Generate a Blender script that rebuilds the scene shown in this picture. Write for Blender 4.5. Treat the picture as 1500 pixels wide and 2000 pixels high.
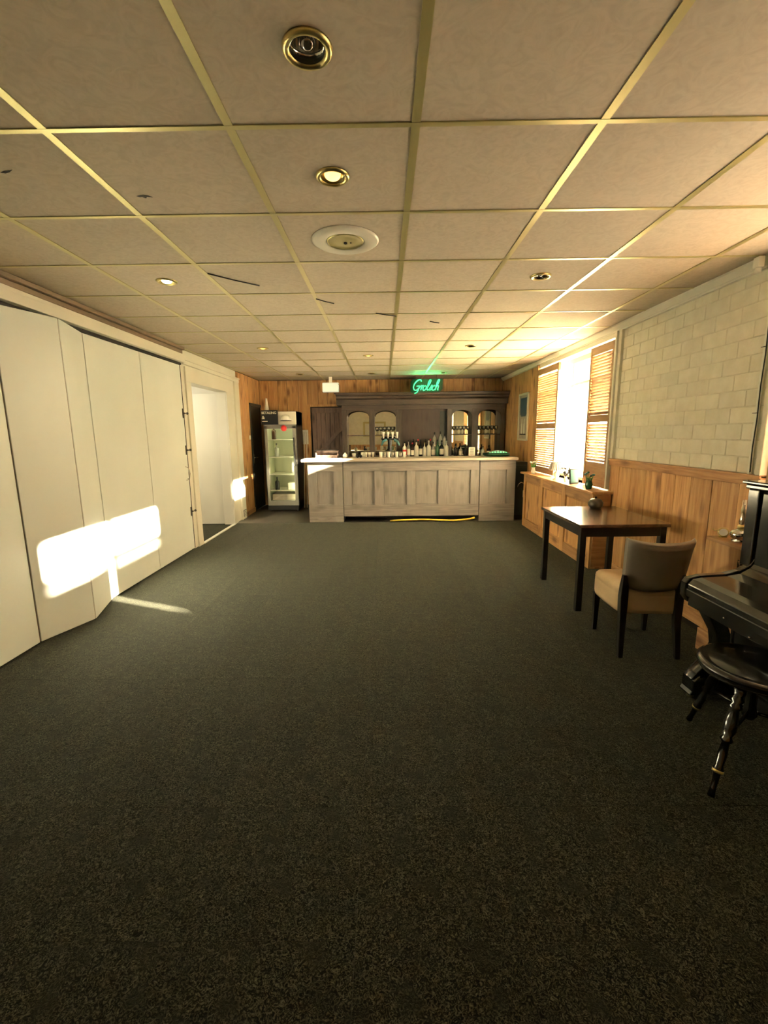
import bpy, bmesh, math, random
from mathutils import Vector, Matrix
random.seed(7)
for o in list(bpy.data.objects): bpy.data.objects.remove(o)
SC = bpy.context.scene
C = SC.collection
PI = math.pi
# ------------------------------------------------------------------ camera
FPX, PITCH, YAW, ROLL, CX = 876.3941, 0.1755, -0.0093, -0.0110, 742.53
cp, sp, cy, sy = math.cos(PITCH), math.sin(PITCH), math.cos(YAW), math.sin(YAW)
Fv = Vector((sy*cp, cy*cp, -sp)); Rv = Vector((cy, -sy, 0)); Uv = Rv.cross(Fv)
Rr = Rv*math.cos(ROLL) + Uv*math.sin(ROLL); Ur = Uv*math.cos(ROLL) - Rv*math.sin(ROLL)
cam = bpy.data.cameras.new('camera'); co = bpy.data.objects.new('camera', cam); C.objects.link(co)
m = Matrix((Rr, Ur, -Fv)).transposed().to_4x4(); m.translation = Vector((0, 0, 1.53)); co.matrix_world = m
cam.sensor_fit = 'VERTICAL'; cam.sensor_height = 36; cam.lens = FPX/2000*36; cam.shift_x = (750-CX)/2000
cam.clip_start = .02
SC.camera = co
# ------------------------------------------------------------------ light
SC.view_settings.view_transform = 'Standard'; SC.view_settings.look = 'None'; SC.view_settings.gamma = 1
SC.view_settings.use_curve_mapping = False
SC.view_settings.exposure = 1.85
w = bpy.data.worlds.new('World'); SC.world = w; w.use_nodes = True
bg = w.node_tree.nodes['Background']; bg.inputs[0].default_value = (1.0, .89, .66, 1); bg.inputs[1].default_value = 4.5
sun = bpy.data.lights.new('sun', 'SUN'); so = bpy.data.objects.new('sun', sun); C.objects.link(so)
sun.energy = 90; sun.angle = math.radians(1.2); sun.color = (1, .87, .64)
SUNDIR = Vector((-5.06, 2.04, -1.67)).normalized()
so.rotation_euler = SUNDIR.to_track_quat('-Z', 'Y').to_euler(); so.location = (8, 2, 5)
def portal(name, y0, y1, z0, z1):
    l = bpy.data.lights.new(name, 'AREA'); l.shape = 'RECTANGLE'; l.size = y1-y0; l.size_y = z1-z0
    o = bpy.data.objects.new(name, l); C.objects.link(o); o.location = (2.80, (y0+y1)/2, (z0+z1)/2)
    o.rotation_euler = Vector((-1, 0, 0)).to_track_quat('-Z', 'Z').to_euler()
    l.cycles.is_portal = True
portal('window_portal', 5.0, 7.4, .87, 2.5)
def fill_light(name, loc, size, watts, col, tgt=(0, 0, -1)):
    l = bpy.data.lights.new(name, 'AREA'); l.size = size; l.energy = watts; l.color = col
    o = bpy.data.objects.new(name, l); C.objects.link(o); o.location = loc
    o.rotation_euler = Vector(tgt).to_track_quat('-Z', 'Y').to_euler(); return o
fill_light('corridor_fill', (-3.6, 6.3, 2.3), .5, 7, (1, .93, .78), (0, .3, -1))  # added fill without a real fixture, brightens the corridor behind the doorway
# ------------------------------------------------------------------ materials
def mat(name, col, rough=.6, metal=0, spec=.5, coat=0, emit=None, es=0, trans=0, ior=1.45):
    M = bpy.data.materials.new(name); M.use_nodes = True; b = M.node_tree.nodes['Principled BSDF']
    b.inputs['Base Color'].default_value = (*col, 1); b.inputs['Roughness'].default_value = rough
    b.inputs['Metallic'].default_value = metal; b.inputs['Specular IOR Level'].default_value = spec
    b.inputs['Coat Weight'].default_value = coat; b.inputs['Coat Roughness'].default_value = .12
    b.inputs['Transmission Weight'].default_value = trans; b.inputs['IOR'].default_value = ior
    if emit: b.inputs['Emission Color'].default_value = (*emit, 1); b.inputs['Emission Strength'].default_value = es
    return M
def nd(M, t, **kw):
    n = M.node_tree.nodes.new(t)
    for k, v in kw.items(): setattr(n, k, v)
    return n
def noisy(M, c1, c2, scale=(5, 5, 5), detail=6, lo=.35, hi=.65, bump=0, rough=None, coords='Object', dist=0, c3=None, s3=2, rnd=0, bscale=None):
    """two-colour noise (plus optional large blotches, per-object variation and bump)"""
    T = M.node_tree; L = T.links.new; b = T.nodes['Principled BSDF']
    tc = nd(M, 'ShaderNodeTexCoord'); mp = nd(M, 'ShaderNodeMapping'); mp.inputs['Scale'].default_value = scale
    oi = nd(M, 'ShaderNodeObjectInfo')
    if rnd:
        vm = nd(M, 'ShaderNodeVectorMath', operation='SCALE'); cx = nd(M, 'ShaderNodeCombineXYZ')
        for i in range(3): L(oi.outputs['Random'], cx.inputs[i])
        L(cx.outputs[0], vm.inputs[0]); vm.inputs['Scale'].default_value = 37
        ad = nd(M, 'ShaderNodeVectorMath', operation='ADD'); L(tc.outputs[coords], ad.inputs[0]); L(vm.outputs[0], ad.inputs[1])
        L(ad.outputs[0], mp.inputs[0])
    else: L(tc.outputs[coords], mp.inputs[0])
    n = nd(M, 'ShaderNodeTexNoise'); n.inputs['Scale'].default_value = 1; n.inputs['Detail'].default_value = detail
    n.inputs['Distortion'].default_value = dist; L(mp.outputs[0], n.inputs['Vector'])
    r = nd(M, 'ShaderNodeValToRGB'); e = r.color_ramp.elements
    e[0].position = lo; e[0].color = (*c1, 1); e[1].position = hi; e[1].color = (*c2, 1)
    L(n.outputs[0], r.inputs[0]); out = r.outputs[0]
    if c3:
        n2 = nd(M, 'ShaderNodeTexNoise'); n2.inputs['Scale'].default_value = s3; n2.inputs['Detail'].default_value = 3
        L(tc.outputs[coords], n2.inputs['Vector'])
        r2 = nd(M, 'ShaderNodeMapRange'); r2.inputs[1].default_value = .5; r2.inputs[2].default_value = .72
        L(n2.outputs[0], r2.inputs[0])
        mx = nd(M, 'ShaderNodeMix', data_type='RGBA'); L(r2.outputs[0], mx.inputs['Factor'])
        L(out, mx.inputs['A']); mx.inputs['B'].default_value = (*c3, 1); out = mx.outputs['Result']
    if rnd:
        mr = nd(M, 'ShaderNodeMapRange'); mr.inputs[3].default_value = 1-rnd; mr.inputs[4].default_value = 1+rnd
        L(oi.outputs['Random'], mr.inputs[0])
        hs = nd(M, 'ShaderNodeHueSaturation'); L(mr.outputs[0], hs.inputs['Value']); L(out, hs.inputs['Color']); out = hs.outputs[0]
    L(out, b.inputs['Base Color'])
    if bump:
        bp = nd(M, 'ShaderNodeBump'); bp.inputs['Strength'].default_value = bump; bp.inputs['Distance'].default_value = .004
        if bscale:
            n3 = nd(M, 'ShaderNodeTexNoise'); n3.inputs['Scale'].default_value = bscale; n3.inputs['Detail'].default_value = 4
            L(tc.outputs[coords], n3.inputs['Vector']); L(n3.outputs[0], bp.inputs['Height'])
        else: L(n.outputs[0], bp.inputs['Height'])
        L(bp.outputs[0], b.inputs['Normal'])
    return M
MT = {}
def wood(name, a, b_, k, rough=.45, axis='z', rnd=.15, spec=.5, coat=0):
    s = {'z': (22, 22, 1.6), 'x': (1.6, 22, 22), 'y': (22, 1.6, 22)}[axis]
    M = mat(name, a, rough, spec=spec, coat=coat)
    noisy(M, a, b_, scale=s, detail=5, lo=.35, hi=.68, dist=1.6, bump=.12, rnd=rnd)
    # knots
    T = M.node_tree; L = T.links.new; b = T.nodes['Principled BSDF']
    src = b.inputs['Base Color'].links[0].from_socket
    tc = nd(M, 'ShaderNodeTexCoord'); mp = nd(M, 'ShaderNodeMapping')
    mp.inputs['Scale'].default_value = {'z': (7, 7, 2.6), 'x': (2.6, 7, 7), 'y': (7, 2.6, 7)}[axis]
    oi = nd(M, 'ShaderNodeObjectInfo'); cx = nd(M, 'ShaderNodeCombineXYZ')
    mu = nd(M, 'ShaderNodeMath', operation='MULTIPLY'); mu.inputs[1].default_value = 53; L(oi.outputs['Random'], mu.inputs[0])
    for i in range(3): L(mu.outputs[0], cx.inputs[i])
    L(tc.outputs['Object'], mp.inputs[0]); ad = nd(M, 'ShaderNodeVectorMath', operation='ADD'); L(mp.outputs[0], ad.inputs[0]); L(cx.outputs[0], ad.inputs[1])
    v = nd(M, 'ShaderNodeTexVoronoi'); v.inputs['Scale'].default_value = 1; L(ad.outputs[0], v.inputs['Vector'])
    r = nd(M, 'ShaderNodeMapRange'); r.inputs[1].default_value = .10; r.inputs[2].default_value = .33; r.inputs[3].default_value = .85; r.inputs[4].default_value = 0
    L(v.outputs['Distance'], r.inputs[0])
    mx = nd(M, 'ShaderNodeMix', data_type='RGBA'); L(r.outputs[0], mx.inputs['Factor']); L(src, mx.inputs['A']); mx.inputs['B'].default_value = (*k, 1)
    L(mx.outputs['Result'], b.inputs['Base Color'])
    return M
MT['pine'] = wood('pine_boards', (.44, .215, .075), (.64, .37, .15), (.16, .06, .02), rnd=.14)
MT['pine_h'] = wood('pine_cap', (.34, .165, .065), (.50, .28, .12), (.15, .06, .02), axis='y')
MT['pine_x'] = wood('pine_cross', (.30, .14, .05), (.42, .22, .085), (.15, .06, .02), axis='x')
MT['oak'] = wood('weathered_oak', (.215, .19, .162), (.255, .228, .198), (.17, .145, .12), rough=.5, rnd=.03)
MT['oak_x'] = wood('weathered_oak_cross', (.19, .163, .138), (.28, .245, .21), (.15, .125, .10), rough=.5, axis='x', rnd=.08)
MT['dkwood'] = wood('dark_back_bar', (.042, .029, .022), (.078, .056, .041), (.03, .02, .015), rough=.45, rnd=.08)
MT['dkwood_x'] = wood('dark_back_bar_cross', (.042, .029, .022), (.078, .056, .041), (.03, .02, .015), rough=.45, axis='x', rnd=.08)
MT['barn'] = wood('barn_boards', (.12, .075, .058), (.19, .125, .098), (.04, .02, .015), rnd=.12)
MT['dkpanel'] = wood('dark_plain_panel', (.045, .028, .022), (.06, .038, .03), (.04, .02, .015), rnd=.02)
MT['louvre'] = wood('shutter_wood', (.30, .155, .07), (.40, .23, .115), (.25, .12, .05), axis='y', rnd=.06)
MT['tiletop'] = mat('ceiling_board', (.5, .43, .33), .9)
noisy(MT['tiletop'], (.42, .355, .26), (.48, .41, .305), scale=(14, 14, 14), detail=8, lo=.30, hi=.62, dist=2.5, bump=.18, rnd=.05)
MT['brass'] = mat('brass_rail', (.50, .44, .20), .36, metal=.7)
MT['brown_trim'] = mat('brown_trim', (.20, .135, .085), .5)
MT['gold'] = mat('brass_ring', (.50, .41, .17), .34, metal=1)
MT['white'] = mat('cream_paint', (.74, .71, .58), .38)
noisy(MT['white'], (.70, .67, .55), (.76, .73, .61), scale=(1.5, 1.5, 1.5), detail=4)
MT['panel'] = mat('partition_laminate', (.72, .74, .66), .42)
noisy(MT['panel'], (.72, .75, .68), (.78, .81, .74), scale=(1, 1, 1), detail=3)
MT['brick'] = mat('painted_brick', (.68, .63, .46), .7)
noisy(MT['brick'], (.72, .68, .52), (.80, .76, .61), scale=(9, 9, 9), detail=6, bump=.5, bscale=60, rnd=.05)
MT['mortar'] = mat('painted_mortar', (.62, .58, .42), .8)
noisy(MT['mortar'], (.66, .62, .47), (.76, .72, .57), scale=(20, 20, 20))
MT['carpet'] = mat('flecked_carpet', (.05, .05, .04), 1, spec=.15)
noisy(MT['carpet'], (.002, .0022, .0015), (.090, .087, .054), scale=(80, 80, 80), detail=4, lo=.45, hi=.72, bump=.8, dist=2.5, rnd=.06, c3=(.012, .0125, .009), s3=9)
_b = MT['carpet'].node_tree.nodes['Principled BSDF']; _b.inputs['Sheen Weight'].default_value = .10; _b.inputs['Sheen Roughness'].default_value = .55; _b.inputs['Sheen Tint'].default_value = (.80, .82, .62, 1)
MT['vinyl'] = mat('dark_vinyl', (.045, .038, .030), .4)
noisy(MT['vinyl'], (.035, .03, .024), (.055, .047, .036), scale=(8, 2, 8))
MT['slab'] = mat('subfloor', (.012, .012, .010), .9)
MT['dark'] = mat('dark_gap', (.02, .015, .012), .8)
MT['black'] = mat('black_lacquer', (.006, .006, .007), .18, coat=.6)
MT['piano'] = mat('piano_black', (.007, .0075, .008), .16, coat=.8)
noisy(MT['piano'], (.005, .005, .006), (.013, .014, .014), scale=(3, 3, 3), bump=.05, bscale=5)
MT['blackwood'] = mat('black_stained_wood', (.012, .010, .009), .35)
MT['tabletop'] = mat('dark_brown_tabletop', (.075, .042, .026), .2, coat=.6)
noisy(MT['tabletop'], (.055, .030, .018), (.10, .058, .036), scale=(18, 2, 18), detail=5)
MT['leather'] = mat('tan_leather', (.50, .36, .20), .33)
noisy(MT['leather'], (.46, .33, .185), (.54, .39, .225), scale=(6, 6, 6), bump=.15, bscale=220)
MT['leather_b'] = mat('taupe_leather', (.20, .165, .125), .36)
noisy(MT['leather_b'], (.18, .148, .11), (.22, .18, .137), scale=(6, 6, 6), bump=.15, bscale=220)
MT['chrome'] = mat('chrome', (.7, .7, .68), .15, metal=1)
MT['iron'] = mat('dark_iron', (.10, .085, .07), .4, metal=.8)
MT['greydoor'] = mat('dark_green_door', (.020, .026, .024), .5)
MT['plastic_w'] = mat('white_plastic', (.8, .78, .68), .35)
MT['plastic_b'] = mat('black_plastic', (.012, .013, .014), .35)
MT['mirror'] = mat('mirror', (.82, .78, .66), .02, metal=1)
MT['paper'] = mat('white_paper', (.80, .80, .72), .6)
MT['red'] = mat('red_plastic', (.65, .03, .03), .35)
MT['yellow'] = mat('yellow_hose', (.70, .50, .06), .35)
MT['greenglass'] = mat('green_bottle', (.02, .10, .04), .1)
MT['brownglass'] = mat('brown_bottle', (.05, .02, .008), .1)
MT['darkglass'] = mat('dark_bottle', (.012, .012, .012), .08)
MT['clearglass'] = mat('clear_bottle', (.75, .76, .68), .08, trans=.6)
MT['frost'] = mat('frosted_bottle', (.72, .70, .60), .3)
MT['label_w'] = mat('pale_label', (.75, .72, .60), .6)
MT['teal'] = mat('teal_paint', (.05, .16, .17), .4)
MT['leaf'] = mat('green_leaf', (.10, .28, .06), .5)
MT['shade'] = mat('pleated_fabric', (.22, .19, .15), .8)
MT['neon'] = mat('green_neon', (.05, .5, .3), .4, emit=(.035, .62, .20), es=.5)
MT['neonback'] = mat('green_acrylic', (.004, .05, .02), .3)
MT['led'] = mat('green_led', (.05, .5, .2), .4, emit=(.12, .8, .22), es=.9)
MT['bulb_on'] = mat('lit_bulb', (1, .8, .5), .3, emit=(1, .50, .12), es=1.1)
MT['bulb_hot'] = mat('hot_bulb', (1, .9, .6), .3, emit=(1, .85, .5), es=30)
MT['exit'] = mat('lit_diffuser', (.7, .75, .65), .4, emit=(.75, .82, .66), es=.12)
MT['cool_light'] = mat('cooler_tube', (.9, .9, .8), .4, emit=(.85, .9, .50), es=5)
MT['inner'] = mat('cooler_lining', (.60, .60, .44), .4)
MT['blue'] = mat('poster_blue', (.03, .07, .12), .3)
MT['grey'] = mat('grey_plastic', (.25, .25, .22), .4)
def glassmat(name, tint=(1, 1, 1), refl=.08):
    M = bpy.data.materials.new(name); M.use_nodes = True; T = M.node_tree; T.nodes.clear(); L = T.links.new
    o = T.nodes.new('ShaderNodeOutputMaterial'); tr = T.nodes.new('ShaderNodeBsdfTransparent'); tr.inputs[0].default_value = (*tint, 1)
    g = T.nodes.new('ShaderNodeBsdfGlossy'); g.inputs['Roughness'].default_value = .03
    lw = T.nodes.new('ShaderNodeLayerWeight'); lw.inputs[0].default_value = .25
    mr = T.nodes.new('ShaderNodeMapRange'); mr.inputs[3].default_value = refl; mr.inputs[4].default_value = .75
    L(lw.outputs['Facing'], mr.inputs[0]); mx = T.nodes.new('ShaderNodeMixShader')
    L(mr.outputs[0], mx.inputs[0]); L(tr.outputs[0], mx.inputs[1]); L(g.outputs[0], mx.inputs[2]); L(mx.outputs[0], o.inputs[0]); return M
MT['ctop'] = mat('pale_worktop', (.42, .36, .29), .35); noisy(MT['ctop'], (.36, .30, .24), (.48, .42, .34), scale=(2, 20, 20))
MT['pane'] = glassmat('window_glass', refl=.04)
MT['glass'] = glassmat('thin_glass', (.96, .95, .90), .32)
def curtainmat():
    M = bpy.data.materials.new('net_curtain'); M.use_nodes = True; T = M.node_tree; T.nodes.clear(); L = T.links.new
    o = T.nodes.new('ShaderNodeOutputMaterial'); a = T.nodes.new('ShaderNodeBsdfTranslucent'); a.inputs[0].default_value = (.97, .94, .84, 1)
    d = T.nodes.new('ShaderNodeBsdfDiffuse'); d.inputs[0].default_value = (.9, .87, .78, 1)
    mx = T.nodes.new('ShaderNodeMixShader'); mx.inputs[0].default_value = .15; L(a.outputs[0], mx.inputs[1]); L(d.outputs[0], mx.inputs[2]); L(mx.outputs[0], o.inputs[0]); return M
MT['curtain'] = curtainmat()
# ------------------------------------------------------------------ mesh building
class MB:
    def __init__(s): s.bm = bmesh.new()
    def box(s, x0, x1, y0, y1, z0, z1, rot=None, piv=None):
        vs = [s.bm.verts.new((x, y, z)) for x in (x0, x1) for y in (y0, y1) for z in (z0, z1)]
        for f in ((0, 1, 3, 2), (4, 6, 7, 5), (0, 4, 5, 1), (2, 3, 7, 6), (0, 2, 6, 4), (1, 5, 7, 3)): s.bm.faces.new([vs[i] for i in f])
        if rot is not None: bmesh.ops.rotate(s.bm, verts=vs, cent=piv or Vector(((x0+x1)/2, (y0+y1)/2, (z0+z1)/2)), matrix=rot)
        return s
    def rings(s, rs, close_ends=True, smooth=True, closed=False):
        R = [[s.bm.verts.new(p) for p in r] for r in rs]; n = len(R[0])
        for a, b in zip(R, R[1:] + ([R[0]] if closed else [])):
            for i in range(n):
                f = s.bm.faces.new((a[i], a[(i+1) % n], b[(i+1) % n], b[i])); f.smooth = smooth
        if close_ends and not closed:
            s.bm.faces.new(R[0][::-1]); s.bm.faces.new(R[-1])
        return s
    def lathe(s, prof, c=(0, 0, 0), n=20, smooth=True, close=True):
        rs = [[(c[0]+r*math.cos(2*PI*i/n), c[1]+r*math.sin(2*PI*i/n), c[2]+z) for i in range(n)] for r, z in prof]
        return s.rings(rs, close, smooth)
    def cyl(s, c, r, h, n=16, r2=None, smooth=True): return s.lathe([(r, 0), (r if r2 is None else r2, h)], c, n, smooth)
    def tube(s, pts, r, n=8, closed=False):
        P = [Vector(p) for p in pts]; rs = []; up = Vector((0, 0, 1))
        N = len(P); pa = None
        for i, p in enumerate(P):
            t = (P[(i+1) % N]-P[i-1]) if closed else (P[min(i+1, N-1)]-P[max(i-1, 0)])
            t.normalize()
            if pa is None:
                pa = t.orthogonal().normalized() if abs(t.dot(up)) > .95 else t.cross(up).normalized()
            a = (pa - t*pa.dot(t)).normalized(); pa = a; b = t.cross(a)
            rr = r[i] if isinstance(r, (list, tuple)) else r
            rs.append([tuple(p + (a*math.cos(2*PI*k/n) + b*math.sin(2*PI*k/n))*rr) for k in range(n)])
        return s.rings(rs, True, True, closed)
    def prism(s, poly, axis, a, b, smooth=False):
        """extrude a 2-D polygon along an axis; poly coordinates are the other two axes in order"""
        def P(p, v):
            return {'x': (v, p[0], p[1]), 'y': (p[0], v, p[1]), 'z': (p[0], p[1], v)}[axis]
        A = [s.bm.verts.new(P(p, a)) for p in poly]; B = [s.bm.verts.new(P(p, b)) for p in poly]; n = len(poly)
        s.bm.faces.new(A); s.bm.faces.new(B[::-1])
        for i in range(n):
            f = s.bm.faces.new((A[i], B[i], B[(i+1) % n], A[(i+1) % n])); f.smooth = smooth
        return s
    def sphere(s, c, r, n=12, sz=1):
        prof = [(max(r*math.sin(PI*i/(n//2+2)), 1e-4), -r*sz*math.cos(PI*i/(n//2+2))) for i in range(n//2+3)]
        return s.lathe(prof, c, n)
    def grid(s, fn, nu, nv, thick=0):
        V = [[s.bm.verts.new(fn(i/nu, j/nv)) for j in range(nv+1)] for i in range(nu+1)]
        for i in range(nu):
            for j in range(nv):
                f = s.bm.faces.new((V[i][j], V[i+1][j], V[i+1][j+1], V[i][j+1])); f.smooth = True
        return s
    def mesh(s, name, m):
        bmesh.ops.recalc_face_normals(s.bm, faces=s.bm.faces)
        me = bpy.data.meshes.new(name); s.bm.to_mesh(me); s.bm.free(); me.materials.append(m if not isinstance(m, str) else MT[m]); return me
    def build(s, name, m, parent=None, bevel=0, seg=2, label=None, loc=None, subsurf=0):
        return add(s.mesh(name, m), name, parent, bevel, seg, label, loc, subsurf)
def add(me, name, parent=None, bevel=0, seg=2, label=None, loc=None, subsurf=0):
    o = bpy.data.objects.new(name, me); C.objects.link(o)
    if parent: o.parent = parent
    if loc: o.location = loc
    if label: o['label'] = label
    if bevel:
        md = o.modifiers.new('bevel', 'BEVEL'); md.width = bevel; md.segments = seg; md.limit_method = 'ANGLE'; md.angle_limit = math.radians(40)
        md.harden_normals = False
    if subsurf:
        md = o.modifiers.new('sub', 'SUBSURF'); md.levels = subsurf; md.render_levels = subsurf
    return o
def tag(o, label, cat, group=None):
    o['label'] = label; o['category'] = cat
    if group: o['group'] = group
    return o
def thing(name, label, cat, loc=(0, 0, 0), rz=0, group=None):
    o = bpy.data.objects.new(name, None); C.objects.link(o); o.empty_display_size = .1
    o.location = loc; o.rotation_euler = (0, 0, rz); return tag(o, label, cat, group)
def struct(o): o['kind'] = 'structure'; return o
def B(x0, x1, y0, y1, z0, z1): return MB().box(x0, x1, y0, y1, z0, z1)
def bx(name, m, parent, *d, bevel=0, label=None): return B(*d).build(name, m, parent, bevel, label=label)
def dup(root, loc, rz=None, label=None, group=None):
    r = root.copy(); C.objects.link(r); r.location = loc
    if rz is not None: r.rotation_euler = (0, 0, rz)
    if label: r['label'] = label
    if group: r['group'] = group
    for ch in list(root.children):
        c = ch.copy(); C.objects.link(c); c.parent = r
        for g in list(ch.children):
            d = g.copy(); C.objects.link(d); d.parent = c
    return r
# ------------------------------------------------------------------ room constants
XL, XR, YB, YF, ZC = -2.58, 2.484, 9.64, -1.25, 2.613
# ================================================================== FLOOR
fl = struct(bx('floor', 'slab', None, -4.1, 2.75, YF-.2, YB+.2, -.12, -.010))
tile = B(0, .4988, 0, .4988, -.010, 0).mesh('carpet_tile', 'carpet')
yy = 7.62
while yy > YF-.3:
    for i in range(11):
        x0 = -2.60+.5*i
        if x0+.497 > 2.72: continue
        add(tile, 'carpet_tile', fl, loc=(x0, yy-.5, 0))
    yy -= .5
MB().box(-2.58, 2.484, 7.62, YB, -.010, .002).build('vinyl_strip', 'vinyl', fl)
MB().box(-4.1, -2.602, 5.9, 7.6, -.010, 0).build('corridor_carpet', 'carpet', fl)
# ================================================================== CEILING
ce = struct(bx('ceiling', 'dark', None, -4.1, 2.75, YF-.2, YB+.2, 2.70, 2.78))
GX = [.1263+.6697*k for k in range(-4, 4)] + [XR+.02]
GY = [1.8239+.6523*j for j in range(-5, 13)]
tcx = lambda k: (GX[k]+GX[k+1])/2
tcy = lambda j: (GY[j]+GY[j+1])/2
# lamps: (column index, row index, kind); row index 4 holds y 1.17..1.82
LAMPS = [(3, 4, 'off'), (3, 5, 'on'), (1, 7, 'hot'), (5, 7, 'off'), (5, 11, 'off'), (3, 12, 'warm'), (1, 11, 'warm'), (1, 15, 'off'), (3, 15, 'off'), (5, 15, 'off')]
SPK = (3, 6)
holes = {(a, b): .052 for a, b, _ in LAMPS}; holes[SPK] = .10
tcache = {}
def tile_mesh(wd, dp, hole):
    key = (round(wd, 3), round(dp, 3), hole)
    if key in tcache: return tcache[key]
    if not hole: me = B(-wd/2, wd/2, -dp/2, dp/2, 0, .014).mesh('ceiling_tile', 'tiletop')
    else:
        bm = bmesh.new(); n = 24
        o = [bm.verts.new(p) for p in ((-wd/2, -dp/2, 0), (wd/2, -dp/2, 0), (wd/2, dp/2, 0), (-wd/2, dp/2, 0))]
        c = [bm.verts.new((hole*math.cos(2*PI*i/n), hole*math.sin(2*PI*i/n), 0)) for i in range(n)]
        es = [bm.edges.new((o[i], o[(i+1) % 4])) for i in range(4)] + [bm.edges.new((c[i], c[(i+1) % n])) for i in range(n)]
        bmesh.ops.triangle_fill(bm, edges=es, use_beauty=True)
        r = bmesh.ops.extrude_face_region(bm, geom=list(bm.faces)); bmesh.ops.translate(bm, verts=[v for v in r['geom'] if isinstance(v, bmesh.types.BMVert)], vec=(0, 0, .014))
        bmesh.ops.recalc_face_normals(bm, faces=bm.faces)
        me = bpy.data.meshes.new('ceiling_tile'); bm.to_mesh(me); bm.free(); me.materials.append(MT['tiletop'])
    tcache[key] = me; return me
for i in range(len(GX)-1):
    for j in range(len(GY)-1):
        me = tile_mesh(GX[i+1]-GX[i]-.004, GY[j+1]-GY[j]-.004, holes.get((i, j), 0))
        add(me, 'ceiling_tile', ce, loc=(tcx(i), tcy(j), ZC+.004))
for x in GX[:-1]:
    MB().box(x-.016, x+.016, YF, YB, ZC, ZC+.0035).box(x-.002, x+.002, YF, YB, ZC+.0035, ZC+.035).build('ceiling_rail', 'brass', ce)
for y in GY[1:-1]:
    MB().box(GX[0], XR, y-.011, y+.011, ZC-.0008, ZC+.0035).build('ceiling_cross_rail', 'brass', ce)
struct(bx('ceiling_edge_strip', 'tiletop', ce, -2.80, GX[0]-.002, YF, 8.2, ZC+.004, ZC+.02))
# cornice mouldings
struct(MB().prism([(XR+.01, ZC+.002), (XR-.05, ZC+.002), (XR-.05, ZC-.012), (XR-.02, ZC-.05), (XR-.012, ZC-.05), (XR-.012, ZC-.065), (XR+.01, ZC-.065)], 'y', YF, YB-.02).build('trim_1', 'white'))
struct(MB().box(XL-.08, XL+.075, YF, 5.93, ZC-.035, ZC).box(XL-.08, XL+.045, YF, 5.93, ZC-.075, ZC-.035).build('trim_2', 'brown_trim', bevel=.006))
# torn holes in the ceiling boards
def scar(x, y, pts, label):
    tag(MB().prism([(x+a*.001, y+b*.001) for a, b in pts], 'z', ZC+.0025, ZC+.0045).build('ceiling_scar', 'dark'), label, 'scar')
scar(-1.10, 2.29, [(-30, -4), (-12, -10), (6, -14), (26, -6), (38, 8), (14, 4), (4, 16), (-8, 4), (-20, 6)], 'small black torn spot in the ceiling board left of the lit orange spotlight')
scar(-1.56, 2.08, [(-30, 2), (-8, -8), (20, -12), (34, -16), (10, 0), (-14, 8)], 'thin dark scratch in the ceiling board at the left edge of the picture')
for (xa, ya, xb, yb), lb in zip([(-1.19, 3.29, -.91, 3.56), (-.54, 3.91, -.41, 4.05), (-.06, 4.38, .13, 4.50), (.47, 4.72, .57, 4.79)],
        ['longest dark wire piece under the ceiling, right of the bright left spotlight', 'short dark wire piece under the ceiling, second from the left spotlight',
         'short dark wire piece under the ceiling beside the middle long rail', 'shortest dark wire piece under the ceiling, nearest the window']):
    tag(MB().tube([(xa, ya, ZC-.003), ((xa+xb)/2, (ya+yb)/2-.006, ZC-.007), (xb, yb, ZC-.003)], .0045, 6).build('ceiling_wire', 'dark'), lb, 'wire', 'dark wire pieces under the ceiling')
# ---- recessed lights
spotn = {'off': 'off', 'on': 'glowing orange', 'warm': 'faintly glowing yellow', 'hot': 'glaring white'}
slabels = ['large unlit recessed ceiling spotlight in a brass ring, nearest the camera', 'glowing orange recessed ceiling spotlight between the near unlit spot and the round speaker',
  'glaring white recessed ceiling spotlight above the folding partition', 'unlit recessed ceiling spotlight right of centre, near the white brick wall', 'small unlit recessed ceiling spotlight between the window and the bar',
  'yellow glowing recessed ceiling spotlight in the middle tile column before the bar', 'yellow glowing recessed ceiling spotlight near the open white doorway', 'far unlit recessed ceiling spotlight above the bar, left of the exit lamp',
  'far unlit recessed ceiling spotlight above the bar, middle tile column', 'far unlit recessed ceiling spotlight above the bar, right of the green sign']
for (a, b, k), lb in zip(LAMPS, slabels):
    t = thing('recessed_spotlight', lb, 'light', (tcx(a), tcy(b), ZC+.004), 0, 'recessed ceiling spotlights')
    MB().lathe([(.050, .0), (.050, -.004), (.056, -.011), (.066, -.012), (.073, -.004), (.073, 0), (.050, 0)], n=32, close=False).build('ring', 'gold', t)
    MB().lathe([(.0495, 0), (.050, -.006), (.044, .02), (.034, .045), (.018, .062), (.002, .066)], n=24, close=False).build('reflector', 'chrome' if k == 'off' else 'gold', t)
    if k == 'off': MB().sphere((0, 0, .022), .026, 14).build('bulb', 'glass', t); MB().cyl((0, 0, .02), .006, .04, 8).build('filament', 'chrome', t)
    else:
        MB().sphere((0, 0, .006), .036, 16, .6).build('bulb', {'on': 'bulb_on', 'hot': 'bulb_hot', 'warm': 'bulb_on'}[k], t)
        l = bpy.data.lights.new('spot_glow', 'SPOT'); l.energy = {'on': 2.5, 'hot': 5, 'warm': 7}[k]; l.spot_size = 2.6; l.spot_blend = .8
        l.color = {'on': (1, .55, .2), 'hot': (1, .85, .55), 'warm': (1, .72, .35)}[k]; l.shadow_soft_size = .03
        lo = bpy.data.objects.new('spot_glow', l); C.objects.link(lo); lo.location = (tcx(a), tcy(b), ZC-.03)
t = thing('ceiling_speaker', 'round cream ceiling speaker with a wide flat flange', 'speaker', (tcx(3), tcy(6), ZC+.004))
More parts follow.
